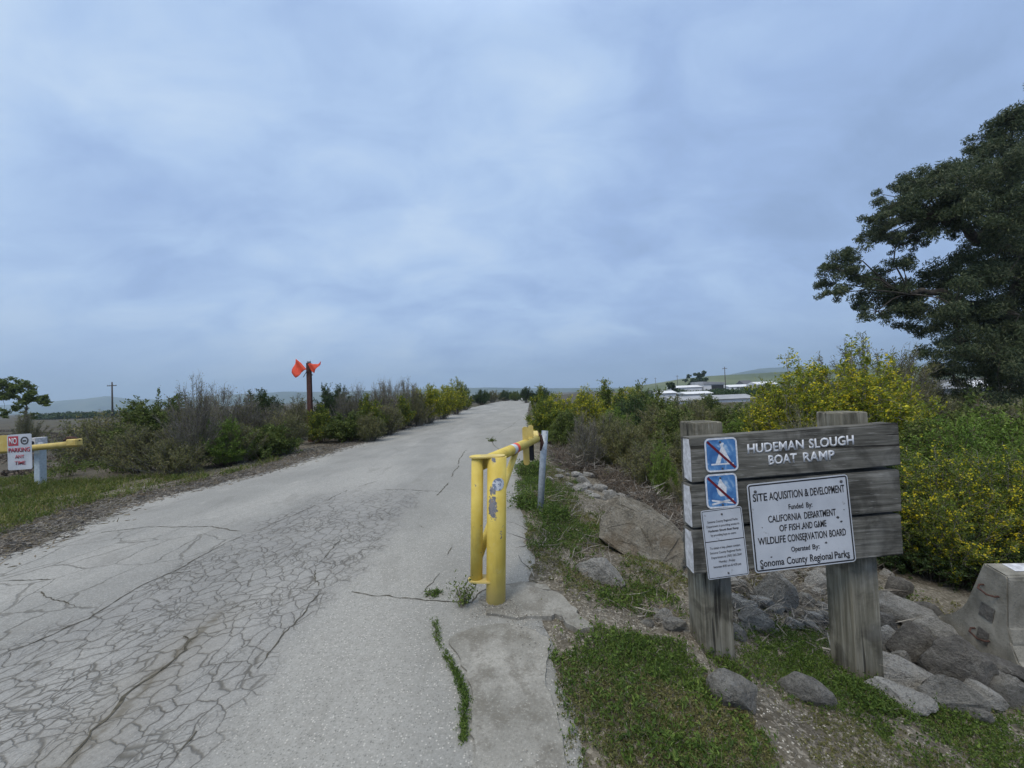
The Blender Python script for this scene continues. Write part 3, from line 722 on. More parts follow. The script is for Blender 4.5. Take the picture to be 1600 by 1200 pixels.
BM().tube([gb, gb + (gt - gb) * .5, gt], PR, 40).done('post', M['paint'], GATE)
pv0, pv1 = at_depth(744.5, 903, GZ + .01), at_depth(746, 712, GZ + .01)
BM().tube([pv0, pv1], .045, 28).done('pivot_pipe', M['paint'], GATE)
def plate(name, c0, c1, half, z, th, mat):
    d_ = (c1 - c0)[:2]; L = np.linalg.norm(d_); d_ /= L; P = []
    for c, a0 in ((0, 90), (L, -90)):
        for k in range(9): a = rad(a0 + 180 * k / 8); P.append((c + half * math.cos(a), half * math.sin(a)))
    b = BM(); mt = Matrix(((d_[0], 0, -d_[1], c0[0]), (d_[1], 0, d_[0], c0[1]), (0, 1, 0, z), (0, 0, 0, 1)))
    return b.prism(P, 0, th, mt).done(name, mat, GATE)
plate('top_plate', pv1, gt, .062, gt[2] - .002, .010, M['paint_old'])
plate('bottom_bracket', pv0, np.array((gb[0] - .03, gb[1], 0)), .062, pv0[2] - .012, .010, M['paint_old'])
a0, a1 = at_depth(753, 724, GZ + .06), at_depth(838, 685.5, 4.95)
BM().tube([a0, a0 + (a1 - a0) * .5, a1], .050, 28).done('arm', M['paint'], GATE)
_best = min((abs(800 + FPX * float(np.dot(a0 + (a1 - a0) * t - CP, _r)) / float(np.dot(a0 + (a1 - a0) * t - CP, _f)) - 806), t) for t in np.linspace(0, 1, 400))[1]
BM().tube([at_depth(749, 868, GZ + .03), a0 + (a1 - a0) * _best + np.array((0, 0, -.03))], .031, 20).done('brace', M['paint'], GATE)
dn = (a1 - a0) / np.linalg.norm(a1 - a0)
c = a0 + (a1 - a0) * .40; BM().tube([c, c + dn * .11], .0512, 28, cap=False).done('reflector', M['white_letter'], GATE)
c = a0 + (a1 - a0) * .455; BM().tube([c, c + dn * .09], .0518, 28, cap=False).done('reflector', M['orange'], GATE)
def vplate(name, u0, u1, vt, vb, Z_, th, mat, rot=0):
    p0, p1 = at_depth(u0, (vt + vb) / 2, Z_), at_depth(u1, (vt + vb) / 2, Z_); t_, bt = at_depth(u0, vt, Z_)[2], at_depth(u0, vb, Z_)[2]
    w_ = p1[0] - p0[0]; b = BM(); b.prism([(p[0], p[1]) for p in rrect(w_, t_ - bt, w_ * .42)], 0, th)
    o = b.done(name, mat, GATE); o.location = (p0[0], Z_, bt); return o
vplate('marker_plate', 817, 826.5, 667, 727, 4.35, .02, M['paint_old'])
vplate('marker_plate', 826.2, 834.2, 664.5, 719, 4.62, .02, M['paint_old'])
vplate('marker_back', 826.8, 834.4, 692, 720, 4.59, .012, M['black'])
b = BM(); b.box(-.05, .03, -.06, .10, -.02, .075, .012, Matrix.Translation(Vector(a1)) @ Matrix.Rotation(.3, 4, 'X')); b.done('latch_bracket', M['paint_old'], GATE)
b = BM(); b.tube([a1 + np.array((.02, .02, .06)), a1 + np.array((.06, .03, .03)), a1 + np.array((.075, .03, -.06)), a1 + np.array((.05, .03, -.16))], [.022, .02, .024, .012], 8); b.done('latch', M['rust'], GATE)
# round white sticker wrapped on the post
sc_ = at_depth(774.5, 757, GZ - .07); zc = sc_[2]; axp = gb + (gt - gb) * ((zc - gb[2]) / (gt[2] - gb[2]))
Vs, Fs = [Vector((0, 0, 0))], []
def cyl(a, z):
    ang = a / PR - math.pi / 2 + .22; rr_ = PR + .0012
    c0 = gb + (gt - gb) * ((zc + z - gb[2]) / (gt[2] - gb[2])); return (c0[0] + rr_ * math.cos(ang), c0[1] + rr_ * math.sin(ang), zc + z)
rs_ = [0, .012, .025, .037, .046]; V = [cyl(0, 0)]; Fq, Ft = [], []
for i, r_ in enumerate(rs_[1:]):
    for k in range(24): V.append(cyl(r_ * math.cos(k * math.pi / 12), r_ * math.sin(k * math.pi / 12)))
for k in range(24): Ft.append((0, 1 + k, 1 + (k + 1) % 24))
for i in range(3):
    for k in range(24): Fq.append((1 + i * 24 + k, 1 + (i + 1) * 24 + k, 1 + (i + 1) * 24 + (k + 1) % 24, 1 + i * 24 + (k + 1) % 24))
def sticker_fn(t, b):
    p = t.pos(); n = t.noise(p, 38, 4, .6, .4); c_ = t.mix(t.math('GREATER_THAN', n, .56), (.60, .63, .68), (.20, .24, .33)); return c_
M['sticker'] = material('sticker', sticker_fn, .4, .4)
link('sticker', np_mesh('sticker', np.array(V), [np.array(Ft), np.array(Fq)], M['sticker'], smooth_=True), GATE)

# ------------------------------------------------------------------ galvanised post beyond the gate
pb_ = ground_hit(843, 799); b = BM(); tp = at_depth(851.5, 673, pb_[1] + .05)
b.tube([pb_ + np.array((-.012, 0, -.25)), pb_ + (tp - pb_) * .5, tp], .043, 24); b.b.faces.ensure_lookup_table()
o = b.done('steel_post', M['galv']); tag(o, 'bare galvanised round steel post leaning right in the green verge beyond the yellow gate', 'post')

# ------------------------------------------------------------------ left gate, its sign and post
LG = empty('swing_gate', (0, 0, 0)); tag(LG, 'yellow pipe gate arm left of the road, carrying a NO PARKING sign', 'gate')
LZ = 7.9
p0, p1 = at_depth(-120, 716, LZ + .5), at_depth(122, 693, LZ)
BM().tube([p0, (p0 + p1) / 2, p1], .062, 20).done('arm', M['paint_old'], LG)
b = BM(); c = at_depth(117, 689, LZ - .02); b.box(c[0] - .12, c[0] + .10, c[1] - .07, c[1] + .07, c[2] - .10, c[2] + .045, .02); b.done('latch_bracket', M['paint_old'], LG)
b = BM(); b.tube([c + np.array((-.22, 0, .02)), c + np.array((-.1, -.02, .07)), c + np.array((.02, -.02, .06)), c + np.array((.10, 0, .0))], [.02, .035, .03, .02], 8); b.done('rusty_strap', M['rust'], LG)
q0, q1 = at_depth(-40, 704, 7.3), at_depth(14, 680, 7.3)
b = BM(); b.prism([(q0[0], q0[2]), (q1[0], q0[2] - .02), (q1[0], q1[2]), (q0[0] + .35, q1[2]), (q0[0], q1[2] - .08)], 7.28, 7.32); b.done('side_plate', M['paint_old'], LG)
b = BM(); s0_, s1_ = at_depth(12.5, 735, 7.15), at_depth(50, 678, 7.15)
w_, h_ = s1_[0] - s0_[0], s1_[2] - s0_[2]
so_ = b.prism(rrect(w_, h_, .03), 0, .004).done('no_parking_sign', M['plaque'], LG); so_.location = (s0_[0], 7.15, s0_[2]); so_.rotation_euler = (0, rad(-1.2), 0); so_['label'] = 'white NO PARKING sign, red print, scratched'
tx = lambda t_, x0, x1, zb, cap, bold=.02: letter('l', t_, (x0 * w_, zb * h_), (x1 * w_, zb * h_), cap * h_, None, None, -.006, bold)
BM().prism([(.05 * w_, .68 * h_), (.46 * w_, .68 * h_), (.46 * w_, .95 * h_), (.05 * w_, .95 * h_)], -.0032, -.0005).done('red_panel', M['red_print'], so_)
merge('lettering', [tx('NO', .10, .41, .73, .17)], M['white_letter'], so_)
merge('lettering', [tx('PARKING', .06, .94, .50, .12), tx('ANY', .32, .70, .32, .10, .01), tx('TIME', .30, .74, .14, .10, .01)], M['red_print'], so_)
b = BM(); cx, cz = .72 * w_, .81 * h_
for k in range(20):
    a, a2 = k * math.pi / 10, (k + 1) * math.pi / 10
    b.prism([(cx + .075 * math.cos(a), cz + .075 * math.sin(a)), (cx + .075 * math.cos(a2), cz + .075 * math.sin(a2)), (cx + .050 * math.cos(a2), cz + .050 * math.sin(a2)), (cx + .050 * math.cos(a), cz + .050 * math.sin(a))], -.0032, -.0008)
b.box(cx - .035, cx + .03, -.0036, -.0012, cz - .02, cz + .012); b.done('tow_symbol', M['faded_black'], so_)
PP = empty('steel_post', (0, 0, 0)); tag(PP, 'short pale square steel post behind the NO PARKING sign, in green grass', 'post')
c = at_depth(57, 700, 8.2); b = BM(); b.box(c[0] - .065, c[0] + .065, 8.2, 8.33, -.3, c[2] + .02, .008); o = b.done('pillar', M['pale_post'], PP)
b = BM(); b.box(c[0] - .09, c[0] + .05, 8.14, 8.36, c[2] + .021, c[2] + .22, .008); b.done('lock_box', M['white_paint'], PP)
b = BM(); b.tube([(c[0] - .01, 8.142, c[2] + .12), (c[0] - .01, 8.12, c[2] + .12)], .036, 14); b.done('lock_hole', M['black'], PP)
b = BM(); b.tube([(c[0] + .051, 8.2, c[2] + .07), (c[0] + .10, 8.2, c[2] + .08), (c[0] + .13, 8.2, c[2] + .02)], [.05, .05, .03], 10); b.done('hinge', M['galv'], PP)

# ------------------------------------------------------------------ orange flags on a rusty post
fb = on_z(486, 691, 0); FG = empty('flag_post', Vector(fb)); tag(FG, 'rusty steel marker post with two orange flags, among the left roadside shrubs', 'marker post')
FZ = fb[1]; tpf = at_depth(482.5, 567, FZ)
b = BM(); w0 = .085
b.box(-w0, w0, -.06, -.045, -.3, 1); b.box(-w0, w0, .045, .06, -.3, 1); b.box(-.008, .008, -.0445, .0445, -.3, 1)
for v in b.b.verts:
    t = (v.co.z + .3) / 1.3; v.co.z = -.3 + t * (tpf[2] + .3); v.co.x = v.co.x * (1 - .12 * t) + (tpf[0] - fb[0]) * t
b.done('post', M['rustpost'], FG)
def flag(pix, wav, lab=None):
    b_ = bmesh.new(); pts = [at_depth(u, v, FZ - .12) - fb for u, v in pix]
    vs = [b_.verts.new(p) for p in pts]; b_.faces.new(vs); bmesh.ops.triangulate(b_, faces=b_.faces[:])
    for _ in range(3): bmesh.ops.subdivide_edges(b_, edges=b_.edges[:], cuts=1, use_grid_fill=True)
    for v in b_.verts: v.co.y += wav * math.sin(v.co.x * 14 + v.co.z * 9)
    for f_ in b_.faces: f_.smooth = True
    me = bpy.data.meshes.new('flag'); b_.to_mesh(me); b_.free(); me.materials.append(M['orange']); o = link('flag', me, FG)
    md = o.modifiers.new('s', 'SOLIDIFY'); md.thickness = .004
flag([(463.3, 560.7), (471, 567), (479.5, 577), (474, 580), (470, 582), (467, 588), (463.3, 590.4), (459.3, 588), (456, 582.7), (459, 571)], .05)
flag([(480, 568.7), (484, 567.5), (490, 568.9), (496, 568.7), (502, 564), (500, 569), (496, 574.5), (490, 583), (486, 580), (483, 575)], .05)
b = BM(); q = at_depth(484, 578, FZ) - fb
b.tube([q + np.array((-.20, -.11, -.28)), q + np.array((0.05, -.11, .12))], .012, 6); b.tube([q + np.array((.18, -.13, -.22)), q + np.array((-.14, -.13, .08))], .012, 6); b.done('flag_stick', M['rust'], FG)
b = BM(); cx = tpf - fb; b.box(cx[0] - .06, cx[0] + .07, -.05, .05, cx[2] + .001, cx[2] + .08, .02); b.done('post_cap', M['galv'], FG)

# ------------------------------------------------------------------ utility poles
def pole(u, vt, Z_, label, wires=False):
    top = at_depth(u, vt, Z_); gz = float(H(top[0], Z_)); h_ = top[2] - gz
    e = empty('utility_pole', (top[0], Z_, gz)); tag(e, label, 'utility pole', 'distant utility poles')
    BM().tube([(0, 0, -.3), (0, 0, h_ * .5), (0, 0, h_)], [.22, .19, .15], 10).done('pole', M['pole_wood'], e)
    b = BM(); b.box(-1.3, 1.3, -.12, -.02, h_ - 1.1, h_ - .9); b.done('crossarm', M['pole_wood'], e)
    for x in (-1.15, -.55, .55, 1.15): BM().tube([(x, -.07, h_ - .899), (x, -.07, h_ - .68)], [.07, .04], 8).done('insulator', M['galv'], e)
pole(175, 597, 105, 'dark utility pole rising from the marsh on the left against the hills')
pole(1132, 573, 200, 'utility pole with crossarm above the open barn')
pole(1058, 586, 330, 'thin distant utility pole left of the open barn on the hillside')
pole(1024, 590, 420, 'faintest utility pole, at the left end of the green hill')

# ------------------------------------------------------------------ far buildings
def building(name, label, cat, u0, u1, vtop, Z_, depth, roofh, wallm, roofm, rz=0, opening=None, windows=0, mono=False):
    a, c = at_depth(u0, vtop, Z_), at_depth(u1, vtop, Z_); cx = (a[0] + c[0]) / 2; w_ = (c[0] - a[0]); gz = float(H(cx, Z_)) - .1; h_ = (a[2] + c[2]) / 2 - gz; hw = h_ - roofh
    e = empty(name, (cx, Z_, gz), rz); tag(e, label, cat)
    b = BM(); b.box(-w_ / 2, w_ / 2, 0, depth, 0, hw)
    b.done('wall', wallm, e)
    b = BM()
    if mono: b.prism([(-w_ / 2 - .3, hw + .01), (w_ / 2 + .3, hw + .01), (w_ / 2 + .3, hw + roofh * .5), (-w_ / 2 - .3, hw + roofh)], -.3, depth + .3)
    else: b.prism([(-.4, hw + .01), (depth + .4, hw + .01), (depth / 2, hw + roofh)], -w_ / 2 - .3, w_ / 2 + .3, Matrix(((0, 1, 0, 0), (1, 0, 0, 0), (0, 0, 1, 0), (0, 0, 0, 1))))
    b.done('roof', roofm, e)
    if opening:
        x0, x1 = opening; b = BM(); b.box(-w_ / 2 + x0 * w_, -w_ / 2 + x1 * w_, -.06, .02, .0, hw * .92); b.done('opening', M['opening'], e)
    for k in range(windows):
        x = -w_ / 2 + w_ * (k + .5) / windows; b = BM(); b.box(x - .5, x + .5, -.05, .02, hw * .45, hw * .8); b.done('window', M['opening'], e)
    return e
building('boat_shed', 'long low white boat shed seen beyond the marsh brush', 'shed', 1053, 1178, 618, 70, 6, .7, M['bld_white'], M['bld_grey'], opening=(.25, .36))
building('boat_shed', 'small pale-roofed white shed at the left end of the marsh buildings', 'shed', 1035, 1056, 610.5, 82, 5, .5, M['bld_white'], M['bld_white'])
building('boat_shed', 'white shed roof behind the long low boat shed', 'shed', 1072, 1112, 611.5, 84, 5, .5, M['bld_white'], M['bld_white'])
building('boat_shed', 'distant flat white roof left of the open barn', 'shed', 1055, 1097, 602, 150, 8, .8, M['bld_white'], M['bld_white'])
building('barn', 'open-sided barn with a white end wall and dark interior, far right', 'barn', 1099, 1131, 595.5, 150, 10, 1.2, M['bld_white'], M['bld_grey'], opening=(.38, .97), mono=True)
building('farm_building', 'long white farm building at the foot of the green hill', 'building', 1140, 1182, 600.5, 210, 10, 1.2, M['bld_white'], M['bld_white'], windows=5)
building('farm_building', 'white farmhouse with a dark gabled roof under the hill', 'building', 1163, 1178, 594, 230, 9, 2.4, M['bld_white'], M['bld_roof'], windows=2)
building('farm_building', 'white farm building partly hidden by the tall yellow shrub', 'building', 1184, 1215, 596, 200, 10, 1.4, M['bld_white'], M['bld_white'], windows=3)
building('house', 'pale house glimpsed under the big tree at the right edge', 'building', 1520, 1565, 594, 60, 6, 1.2, M['bld_grey'], M['bld_white'], windows=3)

# ------------------------------------------------------------------ rocks
def rock_mesh(seed, cuts=16, sub=2, rough=.065):
    r = random.Random(seed); b = bmesh.new()
    pts_ = []
    n_ = 60; ax = [r.uniform(.8, 1.0), r.uniform(.7, 1.0), r.uniform(.7, 1.0)]
    pl_ = []
    for _ in range(cuts):
        z = r.uniform(-1, 1); a = r.uniform(0, 2 * math.pi); q = math.sqrt(1 - z * z); pl_.append((Vector((q * math.cos(a), q * math.sin(a), z)), r.uniform(.48, .80)))
    for k in range(420):                                   # points of a sphere cut back by random planes
        z = 1 - 2 * (k + .5) / 420; a = k * 2.39996; q = math.sqrt(1 - z * z); c = Vector((q * math.cos(a), q * math.sin(a), z)); t_ = 1.0
        for nn_, dd_ in pl_:
            dp = c.dot(nn_)
            if dp > 1e-3: t_ = min(t_, dd_ / dp)
        b.verts.new((c.x * t_ * .5, c.y * t_ * .5, c.z * t_ * .5))
    rr_ = bmesh.ops.convex_hull(b, input=b.verts[:])
    bmesh.ops.delete(b, geom=[v for v in b.verts if not v.link_faces], context='VERTS')
    bmesh.ops.triangulate(b, faces=b.faces[:])
    for _ in range(sub): bmesh.ops.subdivide_edges(b, edges=b.edges[:], cuts=1, smooth=.05)
    for v in b.verts:
        c = v.co; n = (float(vnoise(c.x * 5 + seed, c.y * 5 + c.z * 4, 1)) - .5) + .6 * (float(vnoise(c.x * 13 + c.z * 9, c.y * 13 + seed, 1)) - .5) + .35 * (float(vnoise(c.x * 27 + c.z * 21, c.y * 29 - c.z * 17 + seed, 1)) - .5)
        v.co = c * (1 + rough * 2 * n)
    bmesh.ops.recalc_face_normals(b, faces=b.faces)
    xs_ = [v.co for v in b.verts]; lo = [min(c[i] for c in xs_) for i in range(3)]; hi = [max(c[i] for c in xs_) for i in range(3)]
    for v in b.verts: v.co = Vector([(v.co[i] - (lo[i] + hi[i]) / 2) / (hi[i] - lo[i]) for i in range(3)])
    me = bpy.data.meshes.new('rock'); b.to_mesh(me); b.free(); return me
ROCKM = [rock_mesh(s_ + 3, 11 + s_ % 5) for s_ in range(12)]
def rock(u, vb, wpx, hpx, tilt, mat, label, name='rock', group=None, seed=None, dk=.62, sink=.2, Zf=None, cat='rock'):
    p = ground_hit(u, vb - hpx * sink) if Zf is None else at_depth(u, vb, Zf)
    D = p[1]; W_ = wpx * D / FPX; h_ = hpx * D / FPX
    me = ROCKM[(seed if seed is not None else int(u + vb)) % 12]
    o = bpy.data.objects.new(name, me); COL.objects.link(o)
    if not me.materials: me.materials.append(M['rock_grey'])
    o.material_slots[0].link = 'OBJECT'; o.material_slots[0].material = M[mat]
    t = rad(tilt * .8); Sx = W_ * (.86 if u > 1380 else 1); Sz = max(h_ * .95, W_ * .38)
    Sy = max(W_, h_) * dk
    a = math.atan2(p[0], p[1])
    R = Matrix.Rotation(-a * .6, 4, 'Z') @ Matrix.Rotation(t - ROLL, 4, 'Y')
    o.matrix_world = Matrix.Translation(Vector((p[0], p[1] + Sy * .25, p[2] + h_ * (.5 - sink)))) @ R @ Matrix.Diagonal((Sx * 1.06, Sy, Sz * 1.12, 1))
    tag(o, label, cat, group); return o
big = rock_mesh(44, 16, 3, .055)
for v in big.vertices: k_ = 1.08 - .50 * (v.co.x + .5) ** 1.3; v.co.y *= k_; v.co.z *= k_
big.update()
big; big.materials.append(M['rock_brown']); ROCKM.append(big)
def big_rock():
    p = ground_hit(1010, 868); D = p[1]; o = bpy.data.objects.new('boulder', big); COL.objects.link(o)
    c = at_depth(1014, 843, D + .06); k = D / FPX
    o.matrix_world = Matrix.Translation(Vector(c)) @ Matrix.Rotation(-.25, 4, 'Z') @ Matrix.Rotation(rad(31), 4, 'Y') @ Matrix.Diagonal((158 * k, 110 * k, 98 * k, 1))
    tag(o, 'large brown-stained boulder sloping down behind the left sign post, biggest stone on the bank', 'boulder')
big_rock()
RK = [
 (942, 916, 74, 40, 28, 'rock_pale', 'flat pale grey stone with a white face in grass below the big boulder'),
 (1222, 963, 56, 60, 30, 'rock_grey', 'pointed grey rock standing behind the gap between the two sign posts'),
 (1187, 992, 46, 36, 10, 'rock_grey', 'blocky grey rock right of the left sign post at mid height'),
 (1152, 1003, 34, 26, 10, 'rock_grey', 'low grey stone touching the right side of the left sign post'),
 (1166, 962, 34, 24, 20, 'rock_pale', 'small pale stone right behind the left sign post'),
 (1276, 927, 32, 26, 0, 'rock_pale', 'rounded pale stone beside the right sign post, just under the big plaque'),
 (1292, 978, 30, 22, 0, 'rock_grey', 'small grey stone at the left side of the right sign post'),
 (1149, 1130, 70, 66, 25, 'rock_grey', 'half-buried pointed blue-grey rock in the green mat below the left sign post'),
 (1268, 1112, 70, 48, 25, 'rock_grey', 'narrow half-buried rock in dry soil below the right sign post'),
 (1039, 978, 28, 24, 0, 'rock_pale', 'small pale round stone on the bank left of the left sign post'),
 (1058, 992, 36, 22, 0, 'rock_grey', 'low grey stone against the foot of the left sign post'),
 (1424, 985, 100, 40, 12, 'rock_grey', 'long grey rock topping the pile right of the right sign post'),
 (1397, 1028, 52, 46, 0, 'rock_pale', 'pale flat-faced rock wedged against the right sign post'),
 (1440, 1050, 66, 66, 25, 'rock_dark', 'dark angular rock leaning in the middle of the pile beside the sign'),
 (1425, 1084, 116, 44, 15, 'rock_pale', 'long pale slab lying at the front of the rock pile'),
 (1516, 1092, 104, 88, 12, 'rock_dark', 'biggest dark rock of the pile, in front of the concrete barrier'),
 (1418, 1112, 92, 30, 22, 'rock_pale', 'thin pale slab sunk in moss at the foot of the rock pile'),
 (1497, 1118, 88, 52, 25, 'rock_grey', 'grey wedge rock at the lowest front edge of the rock pile'),
 (1588, 1114, 60, 54, 20, 'rock_grey', 'grey rock at the right edge, in front of the barrier foot'),
 (1580, 1066, 70, 26, 20, 'rock_dark', 'flat dark rock under the right end of the concrete barrier'),
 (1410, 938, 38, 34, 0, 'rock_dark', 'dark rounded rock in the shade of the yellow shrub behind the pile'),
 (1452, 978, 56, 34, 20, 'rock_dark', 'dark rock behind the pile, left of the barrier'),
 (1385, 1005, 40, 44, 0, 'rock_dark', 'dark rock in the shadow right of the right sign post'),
 (1468, 1012, 64, 40, 10, 'rock_grey', 'grey rock perched between the dark leaning rock and the barrier flare'),
 (1482, 1052, 50, 44, 0, 'rock_pale', 'pale block wedged left of the biggest rock in the pile'),
 (1545, 1112, 60, 36, 10, 'rock_pale', 'pale rock between the wedge rock and the one at the right edge'),
 (1395, 968, 50, 40, 10, 'rock_grey', 'upright grey rock at the top left of the pile, against the post'),
 (1392, 1068, 34, 28, 10, 'rock_pale', 'small pale rock at the foot of the right sign post, left end of the slab'),
 (1462, 1090, 38, 30, -10, 'rock_grey', 'small angular rock between the long slab and the wedge rock'),
 (1450, 1000, 36, 30, 30, 'rock_pale', 'small pale angular rock near the top of the pile'),
 (1420, 1010, 34, 26, -15, 'rock_grey', 'small grey rock between the long top rock and the pale flat-faced one'),
 (1560, 1085, 40, 34, 20, 'rock_grey', 'small grey rock leaning on the right flank of the biggest rock'),
 (1475, 1078, 34, 30, 0, 'rock_dark', 'small dark rock in the gap left of the biggest rock'),
 (1410, 1052, 34, 34, 20, 'rock_grey', 'grey rock squeezed between the right post and the dark leaning rock'),
 (1532, 1135, 44, 26, 10, 'rock_grey', 'half-sunk grey stone below the wedge rock in the weeds'),
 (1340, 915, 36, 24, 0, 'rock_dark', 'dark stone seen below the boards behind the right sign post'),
]
for i, r_ in enumerate(RK): rock(*r_[:6], r_[6], seed=i * 5 + 3, sink=(.06 if r_[0] > 1380 else (.26 if r_[1] > 1090 else .14)), dk=(.5 if r_[0] > 1380 else .62))
SM = [(870, 738, 11, 6), (859, 752, 14, 7), (902, 749, 18, 11), (911, 758, 24, 14), (908, 770, 20, 14), (921, 748, 18, 9), (902, 738, 16, 6), (938, 768, 24, 11), (948, 775, 14, 9), (956, 763, 15, 9),
      (967, 755, 14, 10), (972, 756, 22, 15), (953, 784, 24, 15), (967, 771, 14, 9), (975, 783, 22, 10), (991, 790, 32, 20), (1012, 783, 28, 16), (1028, 787, 22, 16), (945, 755, 11, 8), (1041, 823, 20, 19), (1056, 822, 18, 12),
      (1068, 832, 26, 22), (1049, 836, 22, 10), (1070, 811, 11, 7), (1024, 811, 17, 12), (1010, 800, 20, 11), (1040, 800, 18, 12), (887, 834, 12, 6), (930, 780, 18, 9), (890, 762, 13, 7), (922, 762, 12, 7), (984, 770, 16, 9), (1000, 770, 14, 8),
      (1060, 850, 20, 12), (1050, 870, 14, 8), (1022, 962, 18, 11), (1012, 980, 22, 9), (1210, 990, 16, 10), (1232, 985, 14, 8), (1256, 950, 18, 12), (1180, 940, 22, 14), (1262, 975, 16, 9), (1160, 930, 18, 12), (1240, 900, 20, 14), (1390, 905, 20, 13), (888, 745, 10, 6), (1072, 905, 13, 7)]
rx = random.Random(21)
for _ in range(34): SM.append((rx.uniform(960, 1082), 0, 0, 0)); u = SM[-1][0]; w0 = rx.uniform(9, 22); SM[-1] = (u, rx.uniform(772, 812) + (u - 960) * .42, w0, w0 * .6)
for _ in range(26): w0 = rx.uniform(14, 34); SM.append((rx.uniform(1150, 1295), rx.uniform(905, 1000), w0, w0 * .65))
for _ in range(10): w0 = rx.uniform(9, 18); SM.append((rx.uniform(872, 960), 0, w0, w0 * .55)); SM[-1] = (SM[-1][0], 742 + (SM[-1][0] - 872) * .38 + rx.uniform(-6, 14), w0, w0 * .55)
STN = []
for i, (u, v, w_, h_) in enumerate(SM):
    tone = 'pale' if i % 3 else 'grey'; size = 'tiny' if w_ < 13 else ('small' if w_ < 19 else 'fist-sized')
    if u > 1100: where, grp = ('behind the left sign post' if u < 1200 else ('between the sign posts' if u < 1300 else 'behind the right sign post')), 'small stones behind the sign posts'
    elif u < 960 and v < 800: where, grp = ('near the galvanised post' if u < 900 else ('on the upper trail' if v < 765 else 'below the brush pile')), 'small stones above the boulder'
    elif v < 800: where, grp = 'above the boulder', 'small stones above the boulder'
    else: where, grp = ('left of the boulder' if u < 960 else ('beside the boulder' if v < 900 else 'left of the left sign post')), 'small stones beside the boulder'
    STN.append((u, rock(u, v, w_, h_, (i * 37 % 40) - 10, 'rock_pale' if i % 3 else 'rock_grey', '%s %s stone %s' % (size, tone, where), 'stone', grp, seed=i, cat='stone')))
ORD = ['leftmost', 'second from the left', 'third from the left', 'fourth from the left', 'fifth from the left', 'sixth from the left', 'seventh from the left', 'eighth from the left', 'ninth from the left', 'tenth from the left', 'eleventh from the left', 'twelfth from the left', 'thirteenth from the left', 'fourteenth from the left', 'fifteenth from the left', 'sixteenth from the left', 'seventeenth from the left', 'eighteenth from the left', 'nineteenth from the left', 'twentieth from the left']
by_ = {}
for u, o in sorted(STN, key=lambda q: q[0]): by_.setdefault(o['label'], []).append(o)
for lab, L in by_.items():
    if len(L) > 1:
        for k, o in enumerate(L): o['label'] = lab + ', ' + ('rightmost of them' if k == len(L) - 1 else ORD[k] + (' of them' if k else ' of them'))

# ------------------------------------------------------------------ concrete traffic barrier
ba, bc = at_depth(1455, 984, 3.66), at_depth(1614, 1085, 2.93)
gz = (ba[2] + bc[2]) / 2 - .02
dirw = np.array((bc[0] - ba[0], bc[1] - ba[1])); Wb = np.linalg.norm(dirw); ang = math.atan2(dirw[1], dirw[0])   # x axis = across the end face, from far to near
KB = empty('concrete_barrier', ((ba[0] + bc[0]) / 2, (ba[1] + bc[1]) / 2, gz), ang); KB.rotation_euler = (0, rad(12), ang); tag(KB, 'broken grey concrete traffic barrier standing on end of the rock pile at the right edge', 'barrier')
tz = 1.01 * at_depth(1545, 868, (ba[1] + bc[1]) / 2 + .02)[2] - gz
prof = [(-.5 * Wb, 0), (-.5 * Wb, .09 * tz), (-.46 * Wb, .16 * tz), (-.33 * Wb, .28 * tz), (-.25 * Wb, .40 * tz), (-.20 * Wb, .53 * tz), (-.125 * Wb, .97 * tz), (-.10 * Wb, tz), (.10 * Wb, tz), (.125 * Wb, .97 * tz), (.20 * Wb, .53 * tz), (.25 * Wb, .40 * tz), (.33 * Wb, .28 * tz), (.46 * Wb, .16 * tz), (.5 * Wb, .09 * tz), (.5 * Wb, 0)]
b = BM(); b.prism(prof, 0, 2.6)
bmesh.ops.recalc_face_normals(b.b, faces=b.b.faces)
rj = random.Random(8)
bmesh.ops.bevel(b.b, geom=b.b.edges[:], offset=.012, segments=2, affect='EDGES')
bb_ = b.done('body', M['barrier'], KB, jitter=.004)
sz = tz
b = BM(); b.box(-.045, .05, -.004, .003, .48 * sz, .62 * sz, .0); b.done('recess_shade', M['rock_dark'], KB); b = BM(); b.box(-.03, .045, -.0045, .003, .22 * sz, .36 * sz, .0)
b.done('recess_shade', M['rock_dark'], KB)  # flat dark plates put in for the shade inside the end-face hollows
for zz_ in (.78, .30):
    b = BM(); b.tube([(-.05, .03, zz_ * sz + .012), (-.055, -.03, zz_ * sz + .01), (-.03, -.065, zz_ * sz), (.03, -.065, zz_ * sz - .012), (.055, -.03, zz_ * sz - .014), (.05, .03, zz_ * sz - .015)], .007, 8); b.done('steel_loop', M['rust'], KB)
b = BM(); b.box(-.06, .03, .12, .30, tz + .001, tz + .006, .001); o = b.done('paper', M['white_paint']); o.parent = None
o.location = KB.location; o.rotation_euler = KB.rotation_euler.copy(); o.name = 'paper_scrap'; tag(o, 'white scrap lying flat on top of the concrete barrier', 'scrap')

